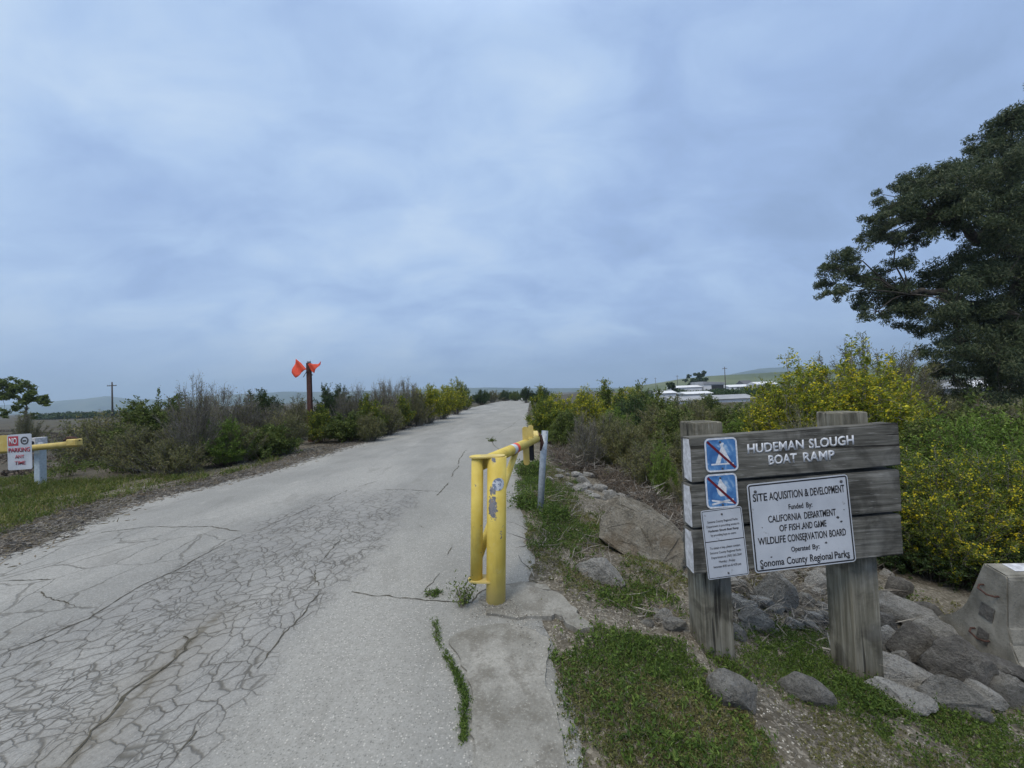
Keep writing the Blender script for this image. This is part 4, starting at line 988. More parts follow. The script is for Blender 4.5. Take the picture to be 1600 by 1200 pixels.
# ------------------------------------------------------------------ shrubs
def bush_geo(seed, asp, nst, ntw, nlf, L, W_, upright=.3, twl=.22, flower=0.0, fl=.035, bare=.3, lump=.25, leaf_from=.3, top=1.0, rst=.010, sky=0):
    """unit shrub (radius about 1, height about 1): stems > twigs > leaves; returns wood, leaf, flower geometry"""
    r = np.random.RandomState(seed)
    az = r.rand(nst) * 2 * math.pi; rr_ = np.sqrt(r.rand(nst)) * (1 - .0 * upright)
    lob = 1 + lump * (np.sin(az * 3 + seed) * .5 + np.sin(az * 5 + seed * 2.3) * .5)
    ex_ = np.cos(az) * rr_ * lob; ey_ = np.sin(az) * rr_ * lob
    ntw = int(ntw * max(.8, asp ** .6)); rst = rst * asp ** .3
    hh = asp * (1 - .62 * rr_ ** 2.6) * r.uniform(.45, 1.0, nst) ** .7 * top
    p2 = np.stack([ex_, ey_, hh], -1); p0 = np.stack([ex_ * .22, ey_ * .22, np.full(nst, -.03)], -1) + r.normal(size=(nst, 3)) * (.06, .06, 0)
    p1 = p0 * .5 + p2 * .5 + np.stack([ex_ * .05, ey_ * .05, np.full(nst, (.02 + .1 * upright) * asp)], -1) + r.normal(size=(nst, 3)) * .05
    def B(t, i): t = t[:, None]; return (1 - t) ** 2 * p0[i] + 2 * t * (1 - t) * p1[i] + t * t * p2[i]
    wood = []
    K = 5
    for k in range(K):
        i = np.arange(nst); a = B(np.full(nst, k / K), i); c = B(np.full(nst, (k + 1) / K), i)
        wood.append(sticks(a, c, rst * (1 - .75 * k / K), rst * (1 - .75 * (k + 1) / K)))
    i = np.repeat(np.arange(nst), ntw); t = bare + (1 - bare) * r.rand(len(i)) ** .7; q0 = B(t, i)
    tang = p2[i] - p0[i]; tang /= np.linalg.norm(tang, axis=1, keepdims=True)
    dd = r.normal(size=(len(i), 3)) * (1 - .5 * upright) + tang * (.5 + 1.2 * upright) + np.array((0, 0, .35 + upright)); dd /= np.linalg.norm(dd, axis=1, keepdims=True)
    out = np.stack([q0[:, 0], q0[:, 1], np.zeros(len(i))], -1); dd = dd + out * .35
    q1 = q0 + dd * (twl * r.uniform(.4, 1.15, len(i)))[:, None]
    mid = (q0 + q1) / 2 + r.normal(size=q0.shape) * twl * .08
    wood.append(sticks(q0, mid, rst * .38, rst * .26)); wood.append(sticks(mid, q1, rst * .26, rst * .12))
    res = {'wood': cat_geo(wood)}
    if nlf:
        j = np.repeat(np.arange(len(i)), nlf); s_ = leaf_from + (1.05 - leaf_from) * r.rand(len(j))
        c = q0[j] + (q1[j] - q0[j]) * s_[:, None] + r.normal(size=(len(j), 3)) * twl * .11
        ld = r.normal(size=(len(j), 3)) * .8 + (q1[j] - q0[j]) / twl * .7 + np.array((0, 0, .2))
        res['leaf'] = leaves(c, ld, L * r.uniform(.6, 1.3, len(j)), W_ * r.uniform(.6, 1.3, len(j)), r)
    if flower:
        sel = np.where(r.rand(len(i)) < flower)[0]; nf = 8; j = np.repeat(sel, nf)
        hi = .45 + .6 * r.rand(len(j)); c = q0[j] + (q1[j] - q0[j]) * hi[:, None] + r.normal(size=(len(j), 3)) * twl * .08
        res['flower'] = leaves(c, r.normal(size=(len(j), 3)), fl * r.uniform(.6, 1.2, len(j)), fl * .75 * r.uniform(.6, 1.2, len(j)), r)
    return res
KINDS = {
 'green':  dict(p=dict(nst=60, ntw=17, nlf=13, L=.075, W_=.045, upright=.1, twl=.28, bare=.2), leaf='leaf_green', wood='twig_brown'),
 'bright': dict(p=dict(nst=60, ntw=17, nlf=13, L=.07, W_=.034, upright=.2, twl=.28, bare=.15), leaf='leaf_fresh', wood='twig_brown'),
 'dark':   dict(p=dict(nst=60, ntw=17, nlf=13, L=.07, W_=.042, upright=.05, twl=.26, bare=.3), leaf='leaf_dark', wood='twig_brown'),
 'yellow': dict(p=dict(nst=58, ntw=15, nlf=11, L=.075, W_=.034, upright=.25, twl=.30, bare=.2, flower=.42, fl=.055), leaf='leaf_yellowgreen', wood='twig_grey'),
 'ygreen': dict(p=dict(nst=58, ntw=16, nlf=11, L=.075, W_=.036, upright=.25, twl=.28, bare=.2, flower=.20, fl=.045), leaf='leaf_mid', wood='twig_brown'),
 'olive':  dict(p=dict(nst=70, ntw=19, nlf=10, L=.10, W_=.020, upright=.3, twl=.28, bare=.15), leaf='leaf_olive', wood='twig_grey'),
 'dead':   dict(p=dict(nst=80, ntw=26, nlf=1, L=.06, W_=.025, upright=.55, twl=.34, bare=.12, rst=.009, lump=.2), leaf='leaf_olive', wood='twig_grey'),
 'deadgreen': dict(p=dict(nst=70, ntw=22, nlf=5, L=.065, W_=.030, upright=.55, twl=.32, bare=.12, rst=.010, lump=.5), leaf='leaf_olive', wood='twig_grey'),
 'dense_yellow': dict(p=dict(nst=100, ntw=24, nlf=11, L=.042, W_=.020, upright=.2, twl=.22, bare=.12, flower=.25, fl=.040, rst=.007), leaf='leaf_mid', wood='twig_grey'),
 'dense_bright': dict(p=dict(nst=100, ntw=24, nlf=12, L=.045, W_=.020, upright=.15, twl=.22, bare=.1, rst=.007, flower=.04, fl=.026), leaf='leaf_fresh', wood='twig_brown'),
 'airy': dict(p=dict(nst=60, ntw=26, nlf=7, L=.07, W_=.012, upright=.6, twl=.26, bare=.2, rst=.008), leaf='leaf_olive', wood='twig_grey'),
}
BUSH = {}
def bush_meshes(kind, var, asp):
    if (kind, var, asp) not in BUSH:
        K = KINDS[kind]; gg = bush_geo(hash_(kind) + var * 17 + int(asp * 10), asp, **K['p']); d_ = {}
        d_['stems'] = np_mesh('stems', gg['wood'][0], gg['wood'][1], M[K['wood']])
        if 'leaf' in gg: d_['foliage'] = np_mesh('foliage', gg['leaf'][0], gg['leaf'][1], M[K['leaf']])
        if 'flower' in gg: d_['flowers'] = np_mesh('flowers', gg['flower'][0], gg['flower'][1], M['flower'])
        BUSH[(kind, var, asp)] = d_
    return BUSH[(kind, var, asp)]
def hash_(s_): return sum(ord(c) * (i + 3) for i, c in enumerate(s_)) % 1000
_bn = [0]
def bush(u, Z_, vt, wpx, kind, label, name='shrub', cat='shrub', depth=1.0, x=None, leanx=0, group=None, hmul=1.0):
    _bn[0] += 1; k = _bn[0]
    top = at_depth(u, vt, Z_); cx = top[0]; gz = float(H(cx, Z_)); h_ = max(.15, (top[2] - gz)) * 1.04 * hmul; R = wpx * Z_ / FPX / 2 * 1.02
    e = empty(name, (cx, Z_, gz), (k * 2.399) % 6.28)
    ar = h_ / R; asp = min((.7, 1.1, 1.7, 2.6, 3.8), key=lambda q: abs(math.log(q / ar))); e.scale = (R, R * depth, h_ / asp)
    tag(e, label, cat, group)
    for nm, me in bush_meshes(kind, k % 2 if Z_ < 20 else 0, asp).items(): link(nm, me, e)
    return e
def zb(u, vb, z=0): return float(on_z(u, vb, z)[1])
# left roadside row, from near-left to the far end
LEFT = [
 (185, 712, 652, 130, 'deadgreen', 'low sprawling grey-green bush at the left end of the roadside row, behind the gate arm'),
 (135, 700, 664, 90, 'deadgreen', 'lowest greenish bush, left of the sprawling one above the end of the gate arm'),
 (244, 722, 611, 92, 'green', 'first tall shrub from the left in the roadside row, rounded green top'),
 (222, 738, 668, 96, 'deadgreen', 'grey-green leafy bush in front of the first tall left shrub'),
 (300, 734, 588, 74, 'dead', 'tall bare grey brush rising highest in the left roadside row'),
 (275, 742, 690, 90, 'deadgreen', 'half-dead low bush at the foot of the tallest bare brush'),
 (350, 728, 650, 66, 'bright', 'bright green bush right of the tallest bare grey brush'),
 (340, 706, 606, 80, 'dead', 'bare grey brush behind the bright green bush'),
 (384, 704, 612, 78, 'dead', 'bare twiggy brush between the bright green bush and the dark-domed one'),
 (404, 696, 608, 70, 'dark', 'shrub with a dark domed crown, left of the flagged post'),
 (408, 716, 668, 90, 'green', 'low leafy green bush below the dark-domed shrub'),
 (446, 706, 646, 66, 'deadgreen', 'olive-grey low bush just left of the flagged post'),
 (462, 688, 618, 54, 'deadgreen', 'thin grey bush immediately behind and left of the flagged post'),
 (500, 692, 634, 52, 'ygreen', 'yellow-green leafy bush at the right foot of the flagged post'),
 (520, 684, 598, 56, 'dark', 'dark spiky shrub right of the flagged post'),
 (548, 690, 640, 66, 'green', 'low green bush in front of the dark spiky shrub'),
 (560, 682, 600, 62, 'dead', 'grey twiggy brush, second right of the flagged post'),
 (574, 684, 618, 50, 'ygreen', 'yellow-flecked bush amid grey brush, right of the flagged post'),
 (592, 677, 593, 60, 'dead', 'feathery grey brush in the middle of the right half of the left row'),
 (604, 680, 636, 50, 'deadgreen', 'low brownish bush by the road below the feathery brush'),
 (622, 672, 616, 46, 'ygreen', 'yellow-green bush between two grey brushes near mid-row'),
 (634, 666, 594, 50, 'dead', 'last tall grey brush before the yellow shrubs of the left row'),
 (652, 666, 612, 40, 'deadgreen', 'mixed grey-green bush just before the yellow shrubs'),
 (668, 662, 594, 48, 'yellow', 'first yellow-flowered shrub of the left roadside row'),
 (690, 655, 597, 46, 'yellow', 'middle yellow-flowered shrub of the left roadside row'),
 (711, 648, 590, 36, 'yellow', 'pointed yellow-flowered shrub near the far end of the left row'),
 (262, 716, 634, 80, 'dead', 'grey twiggy brush at the left foot of the tallest bare brush'),
 (322, 722, 616, 60, 'dead', 'bare brush leaning right, beside the tallest bare brush'),
 (425, 700, 628, 60, 'dead', 'bare brush between the dark dome and the flagged post'),
 (374, 724, 664, 60, 'deadgreen', 'olive half-dry bush at the road side of the bare brush'),
 (536, 686, 610, 50, 'dead', 'bare brush behind the low green bush right of the flagged post'),
 (610, 671, 598, 50, 'dead', 'pale feathery brush just left of the last tall grey brush'),
 (648, 660, 598, 36, 'dead', 'narrow grey brush right before the first yellow shrub'),
 (578, 690, 646, 44, 'olive', 'olive grassy bush at the road edge in mid-row'),
 (726, 641, 603, 26, 'ygreen', 'last greenish shrub closing the left roadside row'),
]
for (u, vb, vt, w_, k_, lab) in LEFT: bush(u, zb(u, vb), vt, w_, k_, lab)
FAR = [(752, 60, 609, 32, 'dark', 'dark low shrub beyond the end of the left row, at the bend'), (770, 75, 611, 26, 'deadgreen', 'grey-green shrub by the bend of the road'),
       (790, 85, 610, 26, 'dark', 'dark shrub at the far end of the road'), (806, 80, 610, 20, 'green', 'small green shrub closing the far end of the road'), (822, 60, 604, 22, 'dark', 'dark upright shrub where the road disappears'),
       (846, 60, 606, 34, 'dark', 'low dark shrub just right of the road end')]
for r_ in FAR: bush(*r_)
RIGHT = [
 (846, 15.5, 606, 46, 'ygreen', 'yellow-green leafy shrub nearest the right road edge behind the galvanised post'),
 (858, 12.5, 622, 66, 'ygreen', 'dense yellow-green shrub above the end of the gate arm'),
 (880, 15, 606, 56, 'yellow', 'yellow-flowered shrub, second from the road on the right'),
 (918, 16, 600, 60, 'yellow', 'yellow-flowered shrub in front of the dark green dome'),
 (885, 11, 640, 60, 'green', 'dark leafy bush below the yellow shrubs right of the road'),
 (948, 20, 597, 74, 'ygreen', 'broad yellow-green shrub crest in the middle of the right bank'),
 (975, 24, 598, 60, 'yellow', 'ochre-tinged flowered shrub left of the dark green dome'),
 (1000, 18, 602, 90, 'green', 'large dark green domed shrub left of the boat sheds'),
 (985, 14, 622, 90, 'dark', 'dark hollow shrub under the green dome'),
 (912, 8.6, 638, 56, 'dead', 'fan of bare pale stems rising from the brush pile'),
 (945, 10, 650, 80, 'deadgreen', 'brownish thin bush right of the fan of bare stems'),
 (975, 9, 660, 90, 'olive', 'olive feathery bush above the brush pile'),
 (1030, 12, 636, 110, 'olive', 'olive feathery bush in the centre of the bank, left of the sign'),
 (1010, 7.6, 688, 90, 'deadgreen', 'low twiggy bush at the upper edge of the brush pile'),
 (1032, 6.9, 690, 44, 'bright', 'small vivid green bush in the brush left of the sign'),
 (1070, 8, 655, 90, 'olive', 'olive grassy bush touching the left end of the sign boards'),
 (1075, 6.2, 712, 60, 'deadgreen', 'greyish low bush just left of the left sign post'),
 (1065, 22, 622, 80, 'olive', 'dull olive shrub below the boat sheds'),
 (1105, 30, 616, 48, 'green', 'round dark green shrub in front of the long boat shed'),
 (1095, 15, 636, 90, 'olive', 'yellowish feathery bush behind the left sign post'),
 (1145, 14, 632, 80, 'green', 'green bush behind the symbols end of the sign'),
 (1160, 10, 648, 90, 'bright', 'bright green bush seen just above the top board, left part'),
 (1120, 6.5, 690, 80, 'dark', 'shaded bush behind the left sign post'),
 (1235, 8.5, 556, 130, 'yellow', 'tall yellow-flowering shrub with spiky tips above the top board'),
 (1205, 9.5, 600, 90, 'yellow', 'left skirt of the tall yellow shrub, beside the farm buildings'),
 (1318, 8.8, 538, 150, 'yellow', 'tallest yellow-flowering shrub, directly above the right sign post'),
 (1385, 9.4, 560, 110, 'yellow', 'sparser yellow-flowering shrub reaching to the big tree'),
 (1270, 7.0, 640, 120, 'deadgreen', 'twiggy grey undergrowth between the sign top and the yellow shrubs'),
 (1350, 14, 515, 170, 'airy', 'feathery grey-green bush with bare stems rising behind the yellow shrubs'),
 (1440, 15, 565, 130, 'airy', 'grey thicket under the left side of the big tree'),
 (1480, 8.6, 640, 150, 'bright', 'bright green bushy mound right of the sign, under the tree'),
 (1565, 8.0, 636, 150, 'bright', 'bright green bushy mound at the right edge of the photo'),
 (1420, 7.0, 650, 110, 'green', 'green bush right behind the right end of the top board'),
 (1530, 11, 622, 150, 'green', 'dull green bush in front of the far rocks under the tree'),
 (1455, 5.0, 700, 150, 'dense_yellow', 'low spreading yellow-flowered shrub touching the right ends of the boards'),
 (1550, 5.0, 690, 170, 'dense_yellow', 'spreading yellow-flowered shrub overhanging the concrete barrier'),
 (1500, 6.3, 662, 200, 'dense_bright', 'dense bright green shrub between the two spreading yellow ones'),
 (1640, 5.2, 680, 160, 'dense_yellow', 'yellow-flowered shrub cut by the right edge of the photo'),
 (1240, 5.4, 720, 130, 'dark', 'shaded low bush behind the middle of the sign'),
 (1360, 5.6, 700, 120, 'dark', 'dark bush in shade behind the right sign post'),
 (1180, 4.6, 800, 100, 'deadgreen', 'low grey bush behind the plaques'),
 (1425, 5.3, 800, 130, 'dark', 'dark shaded bush low behind the rock pile, right of the boards'),  # this bush and the next: dark leaves put in for shade under the shrubs
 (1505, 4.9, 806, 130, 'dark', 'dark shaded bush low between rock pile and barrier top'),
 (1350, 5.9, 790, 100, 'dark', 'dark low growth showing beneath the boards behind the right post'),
 (1055, 10, 632, 90, 'green', 'mid green bush below the dull olive shrub, left of the sign'),
 (962, 12, 634, 60, 'bright', 'light green bush at the right of the fan of bare stems'),
 (1105, 9, 662, 70, 'ygreen', 'yellow-green bush rising just behind the left post top'),
]
for r_ in RIGHT: bush(*r_)
# distant hedge lines
def mass(name, pts, kind_leaf, n, L, label):
    r = np.random.RandomState(len(pts) + n); P = []
    per = n // len(pts)
    for (x, y, R, h_) in pts:
        a = r.rand(per) * 6.283; q = np.sqrt(r.rand(per)); zz_ = r.rand(per) ** .7
        P.append(np.stack([x + np.cos(a) * q * R, y + np.sin(a) * q * R * .6, float(H(x, y)) + zz_ * h_ * (1 - .5 * q ** 2)], -1))
    P = np.concatenate(P); Vv, Ff = leaves(P, r.normal(size=P.shape), L * r.uniform(.6, 1.4, len(P)), L * .6 * r.uniform(.6, 1.4, len(P)), r)
    o = link(name, np_mesh(name, Vv, Ff, M[kind_leaf])); tag(o, label, 'bushes', kind='stuff'); return o
rq = random.Random(9); pts = []
for k in range(46):
    u = 60 + k * 4.2; Z_ = 150 + rq.uniform(-6, 6); p = at_depth(u, 640, Z_); pts.append((p[0], Z_, rq.uniform(2.5, 4.5), rq.uniform(1.2, 3.2)))
mass('distant_scrub', pts, 'leaf_dark', 9000, .8, 'dark line of far scrub across the marsh on the left')
pts = []
for k in range(60):
    u = 1000 + k * 7; Z_ = rq.uniform(88, 140); p = at_depth(u, 610, Z_); pts.append((p[0], Z_, rq.uniform(2.5, 5), rq.uniform(1.4, 2.6)))
mass('distant_scrub', pts, 'leaf_dark', 16000, .6, 'dark green scrub band between the boat sheds and the barn')
pts = []
for k in range(150):
    u = rq.uniform(860, 1700); Z_ = rq.uniform(22, 58); p = at_depth(u, 620, Z_); pts.append((p[0], Z_, rq.uniform(1.2, 2.4), rq.uniform(.5, 1.5)))
mass('marsh_scrub', pts, 'leaf_olive', 45000, .16, 'olive marsh scrub filling the low ground on the right')
pts = []
for k in range(130):
    u = rq.uniform(-200, 700); Z_ = rq.uniform(17, 60); p = at_depth(u, 640, Z_)
    if p[0] < float(xl(Z_)) - 4: pts.append((p[0], Z_, rq.uniform(1.2, 2.4), rq.uniform(.15, .4)))
mass('marsh_scrub', pts, 'twig_brown', 30000, .14, 'brown marsh growth covering the low ground on the left')

# ------------------------------------------------------------------ trees
def limb(b, p, q, r0, r1, sag=0, n=6, seg=4, seed=0):
    r = random.Random(seed); p, q = Vector(p), Vector(q); P = []
    for k in range(seg + 1):
        t = k / seg; c = p.lerp(q, t) + Vector((0, 0, math.sin(t * math.pi) * sag)); 
        if 0 < k < seg: c += Vector((r.uniform(-1, 1), r.uniform(-1, 1), r.uniform(-1, 1))) * (q - p).length * .05
        P.append(c)
    b.tube(P, [r0 + (r1 - r0) * k / seg for k in range(seg + 1)], n, cap=False)
def tree(name, label, base, hubs, clumps, Z0, dz, leafm, per, L, W_, trunk_r, droop=.5, seed=1, cat='tree'):
    """clumps: (u, v, rpx); hubs: limb nodes (u, v)"""
    e = empty(name, base); tag(e, label, cat); B0 = np.array(base); r = np.random.RandomState(seed); b = BM()
    HN = [at_depth(u, v, Z0 + r.uniform(-.25, .25) * dz) - B0 for u, v in hubs]
    limb(b, (0, 0, -.4), HN[0], trunk_r, trunk_r * .7, 0, 12, 5, 1)
    for i, h_ in enumerate(HN[1:]):
        prev = HN[:i + 1]; k = int(np.argmin([np.linalg.norm(h_ - q) + .2 * j * 0 for j, q in enumerate(prev)])); limb(b, prev[k], h_, trunk_r * .5, trunk_r * .25, .2, 8, 5, i)
    C_, D_, LL = [], [], []
    for ci, (u, v, rp) in enumerate(clumps):
        ncop = 1 + int(rp > 31) + int(rp > 41)
        for m in range(ncop):
            Zc = Z0 + r.uniform(-1, 1) * dz * (1 if ncop > 1 else .5); c = at_depth(u + r.uniform(-4, 4), v + r.uniform(-4, 4), Zc) - B0; R = rp * Zc / FPX
            k = int(np.argmin([np.linalg.norm(c - q) for q in HN])); limb(b, HN[k], c, trunk_r * .10, trunk_r * .04, .15, 5, 4, ci)
            nsub = 9
            for s_ in range(nsub):                     # sub-clumps give the crown its broken outline
                sc2 = c + r.normal(size=3) * R * .55 * np.array((1, 1, .8)); Rs = R * r.uniform(.35, .62)
                limb(b, c, sc2, trunk_r * .045, trunk_r * .02, 0, 4, 2, s_)
                n = int(per * (rp / 30) ** 2 / nsub * (1.0 if rp > 28 else 1.7))
                q = r.normal(size=(n, 3)); q /= np.linalg.norm(q, axis=1, keepdims=True); q *= (r.rand(n, 1) ** .45) * Rs * np.array((1, 1, .75))
                C_.append(sc2 + q); dd = r.normal(size=(n, 3)) * .7; dd[:, 2] -= droop; D_.append(dd); LL.append(L * r.uniform(.6, 1.3, n))
    b.done('trunk', M['bark'], e)
    C_, D_, LL = np.concatenate(C_), np.concatenate(D_), np.concatenate(LL)
    Vv, Ff = leaves(C_, D_, LL, LL * W_ / L, r); link('crown', np_mesh('crown', Vv, Ff, M[leafm]), e)
    return e
EU = [(1372, 350, 20), (1366, 376, 14), (1384, 372, 16), (1388, 330, 20), (1404, 308, 20), (1436, 284, 22), (1474, 268, 24), (1524, 250, 26), (1566, 208, 24), (1412, 362, 22), (1440, 345, 24), (1476, 335, 26), (1520, 320, 32), (1560, 265, 32), (1316, 425, 20), (1355, 458, 22), (1386, 462, 24), (1420, 470, 26), (1585, 183, 24), (1600, 175, 20), (1556, 222, 28), (1592, 240, 38), (1500, 262, 27), (1455, 275, 24), (1424, 294, 22), (1398, 328, 22), (1378, 362, 18), (1418, 342, 26), (1450, 318, 28), (1490, 306, 32), (1535, 285, 36), (1582, 300, 38),
      (1462, 352, 22), (1432, 372, 16), (1404, 380, 12), (1500, 352, 20), (1550, 352, 34), (1598, 360, 36), (1282, 442, 16), (1298, 418, 18), (1328, 402, 20), (1344, 438, 22), (1306, 462, 17), (1372, 428, 20), (1402, 446, 24), (1408, 412, 18),
      (1338, 476, 14), (1372, 488, 18), (1404, 490, 22), (1442, 440, 26), (1480, 428, 28), (1452, 480, 28), (1430, 508, 20), (1490, 480, 36), (1530, 428, 40), (1575, 430, 44), (1540, 490, 44), (1590, 490, 44), (1508, 530, 36), (1476, 548, 26),
      (1560, 550, 44), (1600, 540, 40), (1490, 582, 26), (1540, 590, 28), (1575, 590, 26), (1456, 572, 18), (1510, 395, 26), (1560, 395, 34),
      (1640, 230, 44), (1650, 320, 50), (1650, 410, 50), (1650, 500, 50), (1650, 580, 40), (1720, 300, 60), (1720, 420, 60), (1720, 520, 60), (1640, 160, 30), (1700, 200, 40)]
tb = at_depth(1640, 640, 15.5); tb[2] = H(tb[0], tb[1])
tree('eucalyptus_tree', 'huge dark eucalyptus tree filling the upper right edge', tb, [(1630, 560), (1580, 500), (1600, 400), (1500, 470), (1530, 380), (1580, 290), (1470, 340), (1420, 460), (1500, 560), (1650, 250)], EU, 14.5, 1.7, 'leaf_euca', 1650, .13, .032, .34, .55, 3)
tb = at_depth(48, 690, 31); tb[2] = H(tb[0], tb[1])
tree('windswept_tree', 'small windswept dark tree standing alone in the marsh at the left edge', tb, [(42, 660), (40, 632), (10, 615), (60, 620)],
     [(5, 602, 11), (20, 600, 10), (28, 608, 8), (-12, 600, 12), (-5, 620, 12), (14, 622, 8), (44, 608, 9), (50, 620, 11), (38, 628, 9), (62, 622, 8), (30, 640, 7), (64, 634, 6), (8, 640, 7), (45, 645, 6), (-20, 640, 12)], 31, .6, 'leaf_green', 1500, .30, .12, .16, .1, 5)
tb = at_depth(45, 700, 27); bush(44, 27, 640, 34, 'deadgreen', 'brown bush round the trunk foot of the lone left tree')
def small_tree(u, vt, Z_, wpx, label):
    top = at_depth(u, vt, Z_); gz_ = float(H(top[0], Z_)); base = np.array((top[0], Z_, gz_)); hpx = (top[2] - gz_) * FPX / Z_
    tree('distant_tree', label, base, [(u, vt + hpx * .6), (u - wpx * .15, vt + hpx * .35)], [(u, vt + hpx * .18, wpx * .36), (u - wpx * .28, vt + hpx * .36, wpx * .32), (u + wpx * .28, vt + hpx * .34, wpx * .3), (u, vt + hpx * .52, wpx * .4), (u - wpx * .3, vt + hpx * .65, wpx * .3), (u + wpx * .3, vt + hpx * .62, wpx * .3)], Z_, Z_ * .01, 'leaf_dark', 9000, Z_ * .006, Z_ * .0035, Z_ * .0015, .1, int(u))
small_tree(1094, 585, 190, 18, 'clump-crowned dark tree on the hillside left of the open barn')
small_tree(1076, 588, 260, 7, 'tiny round tree on the skyline left of the barn')
small_tree(1086, 589, 230, 12, 'low dark tree between the tiny skyline tree and the bigger one')
small_tree(1050, 594, 110, 12, 'dark leaning shrub-like tree above the small boat shed')

# ------------------------------------------------------------------ ground cover, litter, brush
PT = np.array
def project(P):
    d_ = P - CP; a = d_ @ PT(_r); b_ = d_ @ PT(_u); c = d_ @ PT(_f); return 800 + FPX * a / c, 600 - FPX * b_ / c
def inpoly(px, py, poly):
    ins = np.zeros(len(px), bool); n = len(poly)
    for i in range(n):
        x0, y0_ = poly[i]; x1, y1_ = poly[(i + 1) % n]
        c = ((y0_ > py) != (y1_ > py)) & (px < (x1 - x0) * (py - y0_) / (y1_ - y0_ + 1e-9) + x0); ins ^= c
    return ins
def world_poly(pix): return [tuple(ground_hit(u, v)[:2]) for u, v in pix]
def scatter(poly, dens, r, edge=.0):
    P = PT(poly); x0, y0_ = P.min(0); x1, y1_ = P.max(0); n = int((x1 - x0) * (y1_ - y0_) * dens)
    x = r.uniform(x0, x1, n); y = r.uniform(y0_, y1_, n); m = inpoly(x + r.normal(size=n) * edge + (vnoise(x + 3, y, 4.5) - .5) * .4 + (vnoise(x, y + 5, 13) - .5) * .16, y + r.normal(size=n) * edge + (vnoise(x + 17, y, 4.5) - .5) * .4 + (vnoise(x + 2, y + 9, 13) - .5) * .16, poly); return x[m], y[m]
def sprigs(x, y, r, hgt, nl, L, W_, spread=.35):
    n = len(x); z = H(x, y); base = np.stack([x, y, z], -1); d_ = np.stack([r.normal(size=n) * spread, r.normal(size=n) * spread, np.ones(n)], -1)
    h_ = hgt * r.uniform(.5, 1.2, n) * (.45 + 1.1 * vnoise(x * 1.0 + 31, y, 8.5)); j = np.repeat(np.arange(n), nl); t = r.rand(len(j)) * .8 + .2
    c = base[j] + d_[j] * (t * h_[j])[:, None] + r.normal(size=(len(j), 3)) * L * .35
    ld = r.normal(size=(len(j), 3)) * .8 + np.array((0, 0, .6))
    return leaves(c, ld, L * r.uniform(.6, 1.3, len(j)), W_ * r.uniform(.6, 1.3, len(j)), r, .3)
r = np.random.RandomState(77)
G1 = world_poly([(868, 1010), (900, 994), (960, 992), (1020, 1000), (1080, 1004), (1105, 1040), (1130, 1090), (1185, 1140), (1215, 1190), (1260, 1300), (905, 1300), (890, 1200), (872, 1110)])
G2 = world_poly([(812, 735), (838, 722), (880, 742), (905, 790), (935, 830), (950, 885), (1040, 930), (1082, 958), (1070, 978), (985, 962), (890, 935), (845, 890), (822, 820)])
G3 = world_poly([(1125, 1030), (1180, 990), (1285, 985), (1300, 1070), (1400, 1100), (1500, 1120), (1700, 1130), (1700, 1300), (1480, 1260), (1400, 1160), (1250, 1062), (1160, 1050)])
G4 = world_poly([(1185, 1130), (1260, 1060), (1400, 1130), (1500, 1300), (1230, 1300)])
G5 = world_poly([(806, 770), (818, 725), (850, 735), (868, 780), (862, 812), (818, 800)])
G6 = world_poly([(905, 800), (940, 790), (1075, 905), (1080, 950), (960, 900)])
G7 = world_poly([(1160, 900), (1600, 880), (1600, 960), (1300, 990), (1160, 960)])
def patchy(x, y, lo, hi, sc_=2.2, off=0):
    n = vnoise(x + off, y, sc_) * .6 + vnoise(x, y + off, sc_ * 2.7) * .4; return n * 1.0
geoG, geoO, geoD = [], [], []
def add_cover(poly, dens, thr, hgt, L, W_, edge=.05, olive=.35, off=0.0):
    x, y = scatter(poly, dens, r, edge); n = patchy(x, y, 0, 1, 2.4, off); k = n > thr + r.normal(size=len(n)) * .05; x, y, n = x[k], y[k], n[k]
    hh = hgt
    pick = (vnoise(x + 9, y + 3, 1.9) * .6 + vnoise(x, y, 7) * .4 + r.normal(size=len(x)) * .10) < olive
    geoG.append(sprigs(x[~pick], y[~pick], r, hh, 7, L, W_)); geoO.append(sprigs(x[pick], y[pick], r, hh * .7, 6, L * .85, W_))
add_cover(G1, 7500, .30, .038, .015, .007, .07, .46, 0)
add_cover(G1, 650, .42, .075, .026, .011, .08, .2, 4)
add_cover(G3, 450, .42, .07, .026, .011, .12, .2, 6)
add_cover(G2, 260, .45, .09, .034, .013, .12, .3, 8)
add_cover(G2, 2300, .40, .05, .022, .009, .10, .58, 5)
add_cover(G3, 4600, .40, .045, .016, .007, .10, .36, 9)
add_cover(G4, 3600, .50, .03, .013, .006, .10, .6, 2)
add_cover(G5, 1300, .34, .09, .03, .012, .06, .4, 2)
add_cover(G6, 1800, .45, .04, .02, .009, .08, .6, 2)
add_cover(G7, 700, .5, .05, .025, .012, .2, .6, 2)
for nm, gl, mt, lb in (('ground_cover', geoG, 'leaf_bright', 'low bright green weeds matting the bank round the sign and gate'), ('ground_cover', geoO, 'leaf_olive', 'low olive and yellowing weeds mixed into the green mat')):
    v_, f_ = cat_geo(gl); tag(link(nm, np_mesh(nm, v_, f_, M[mt])), lb, 'ground cover', kind='stuff')
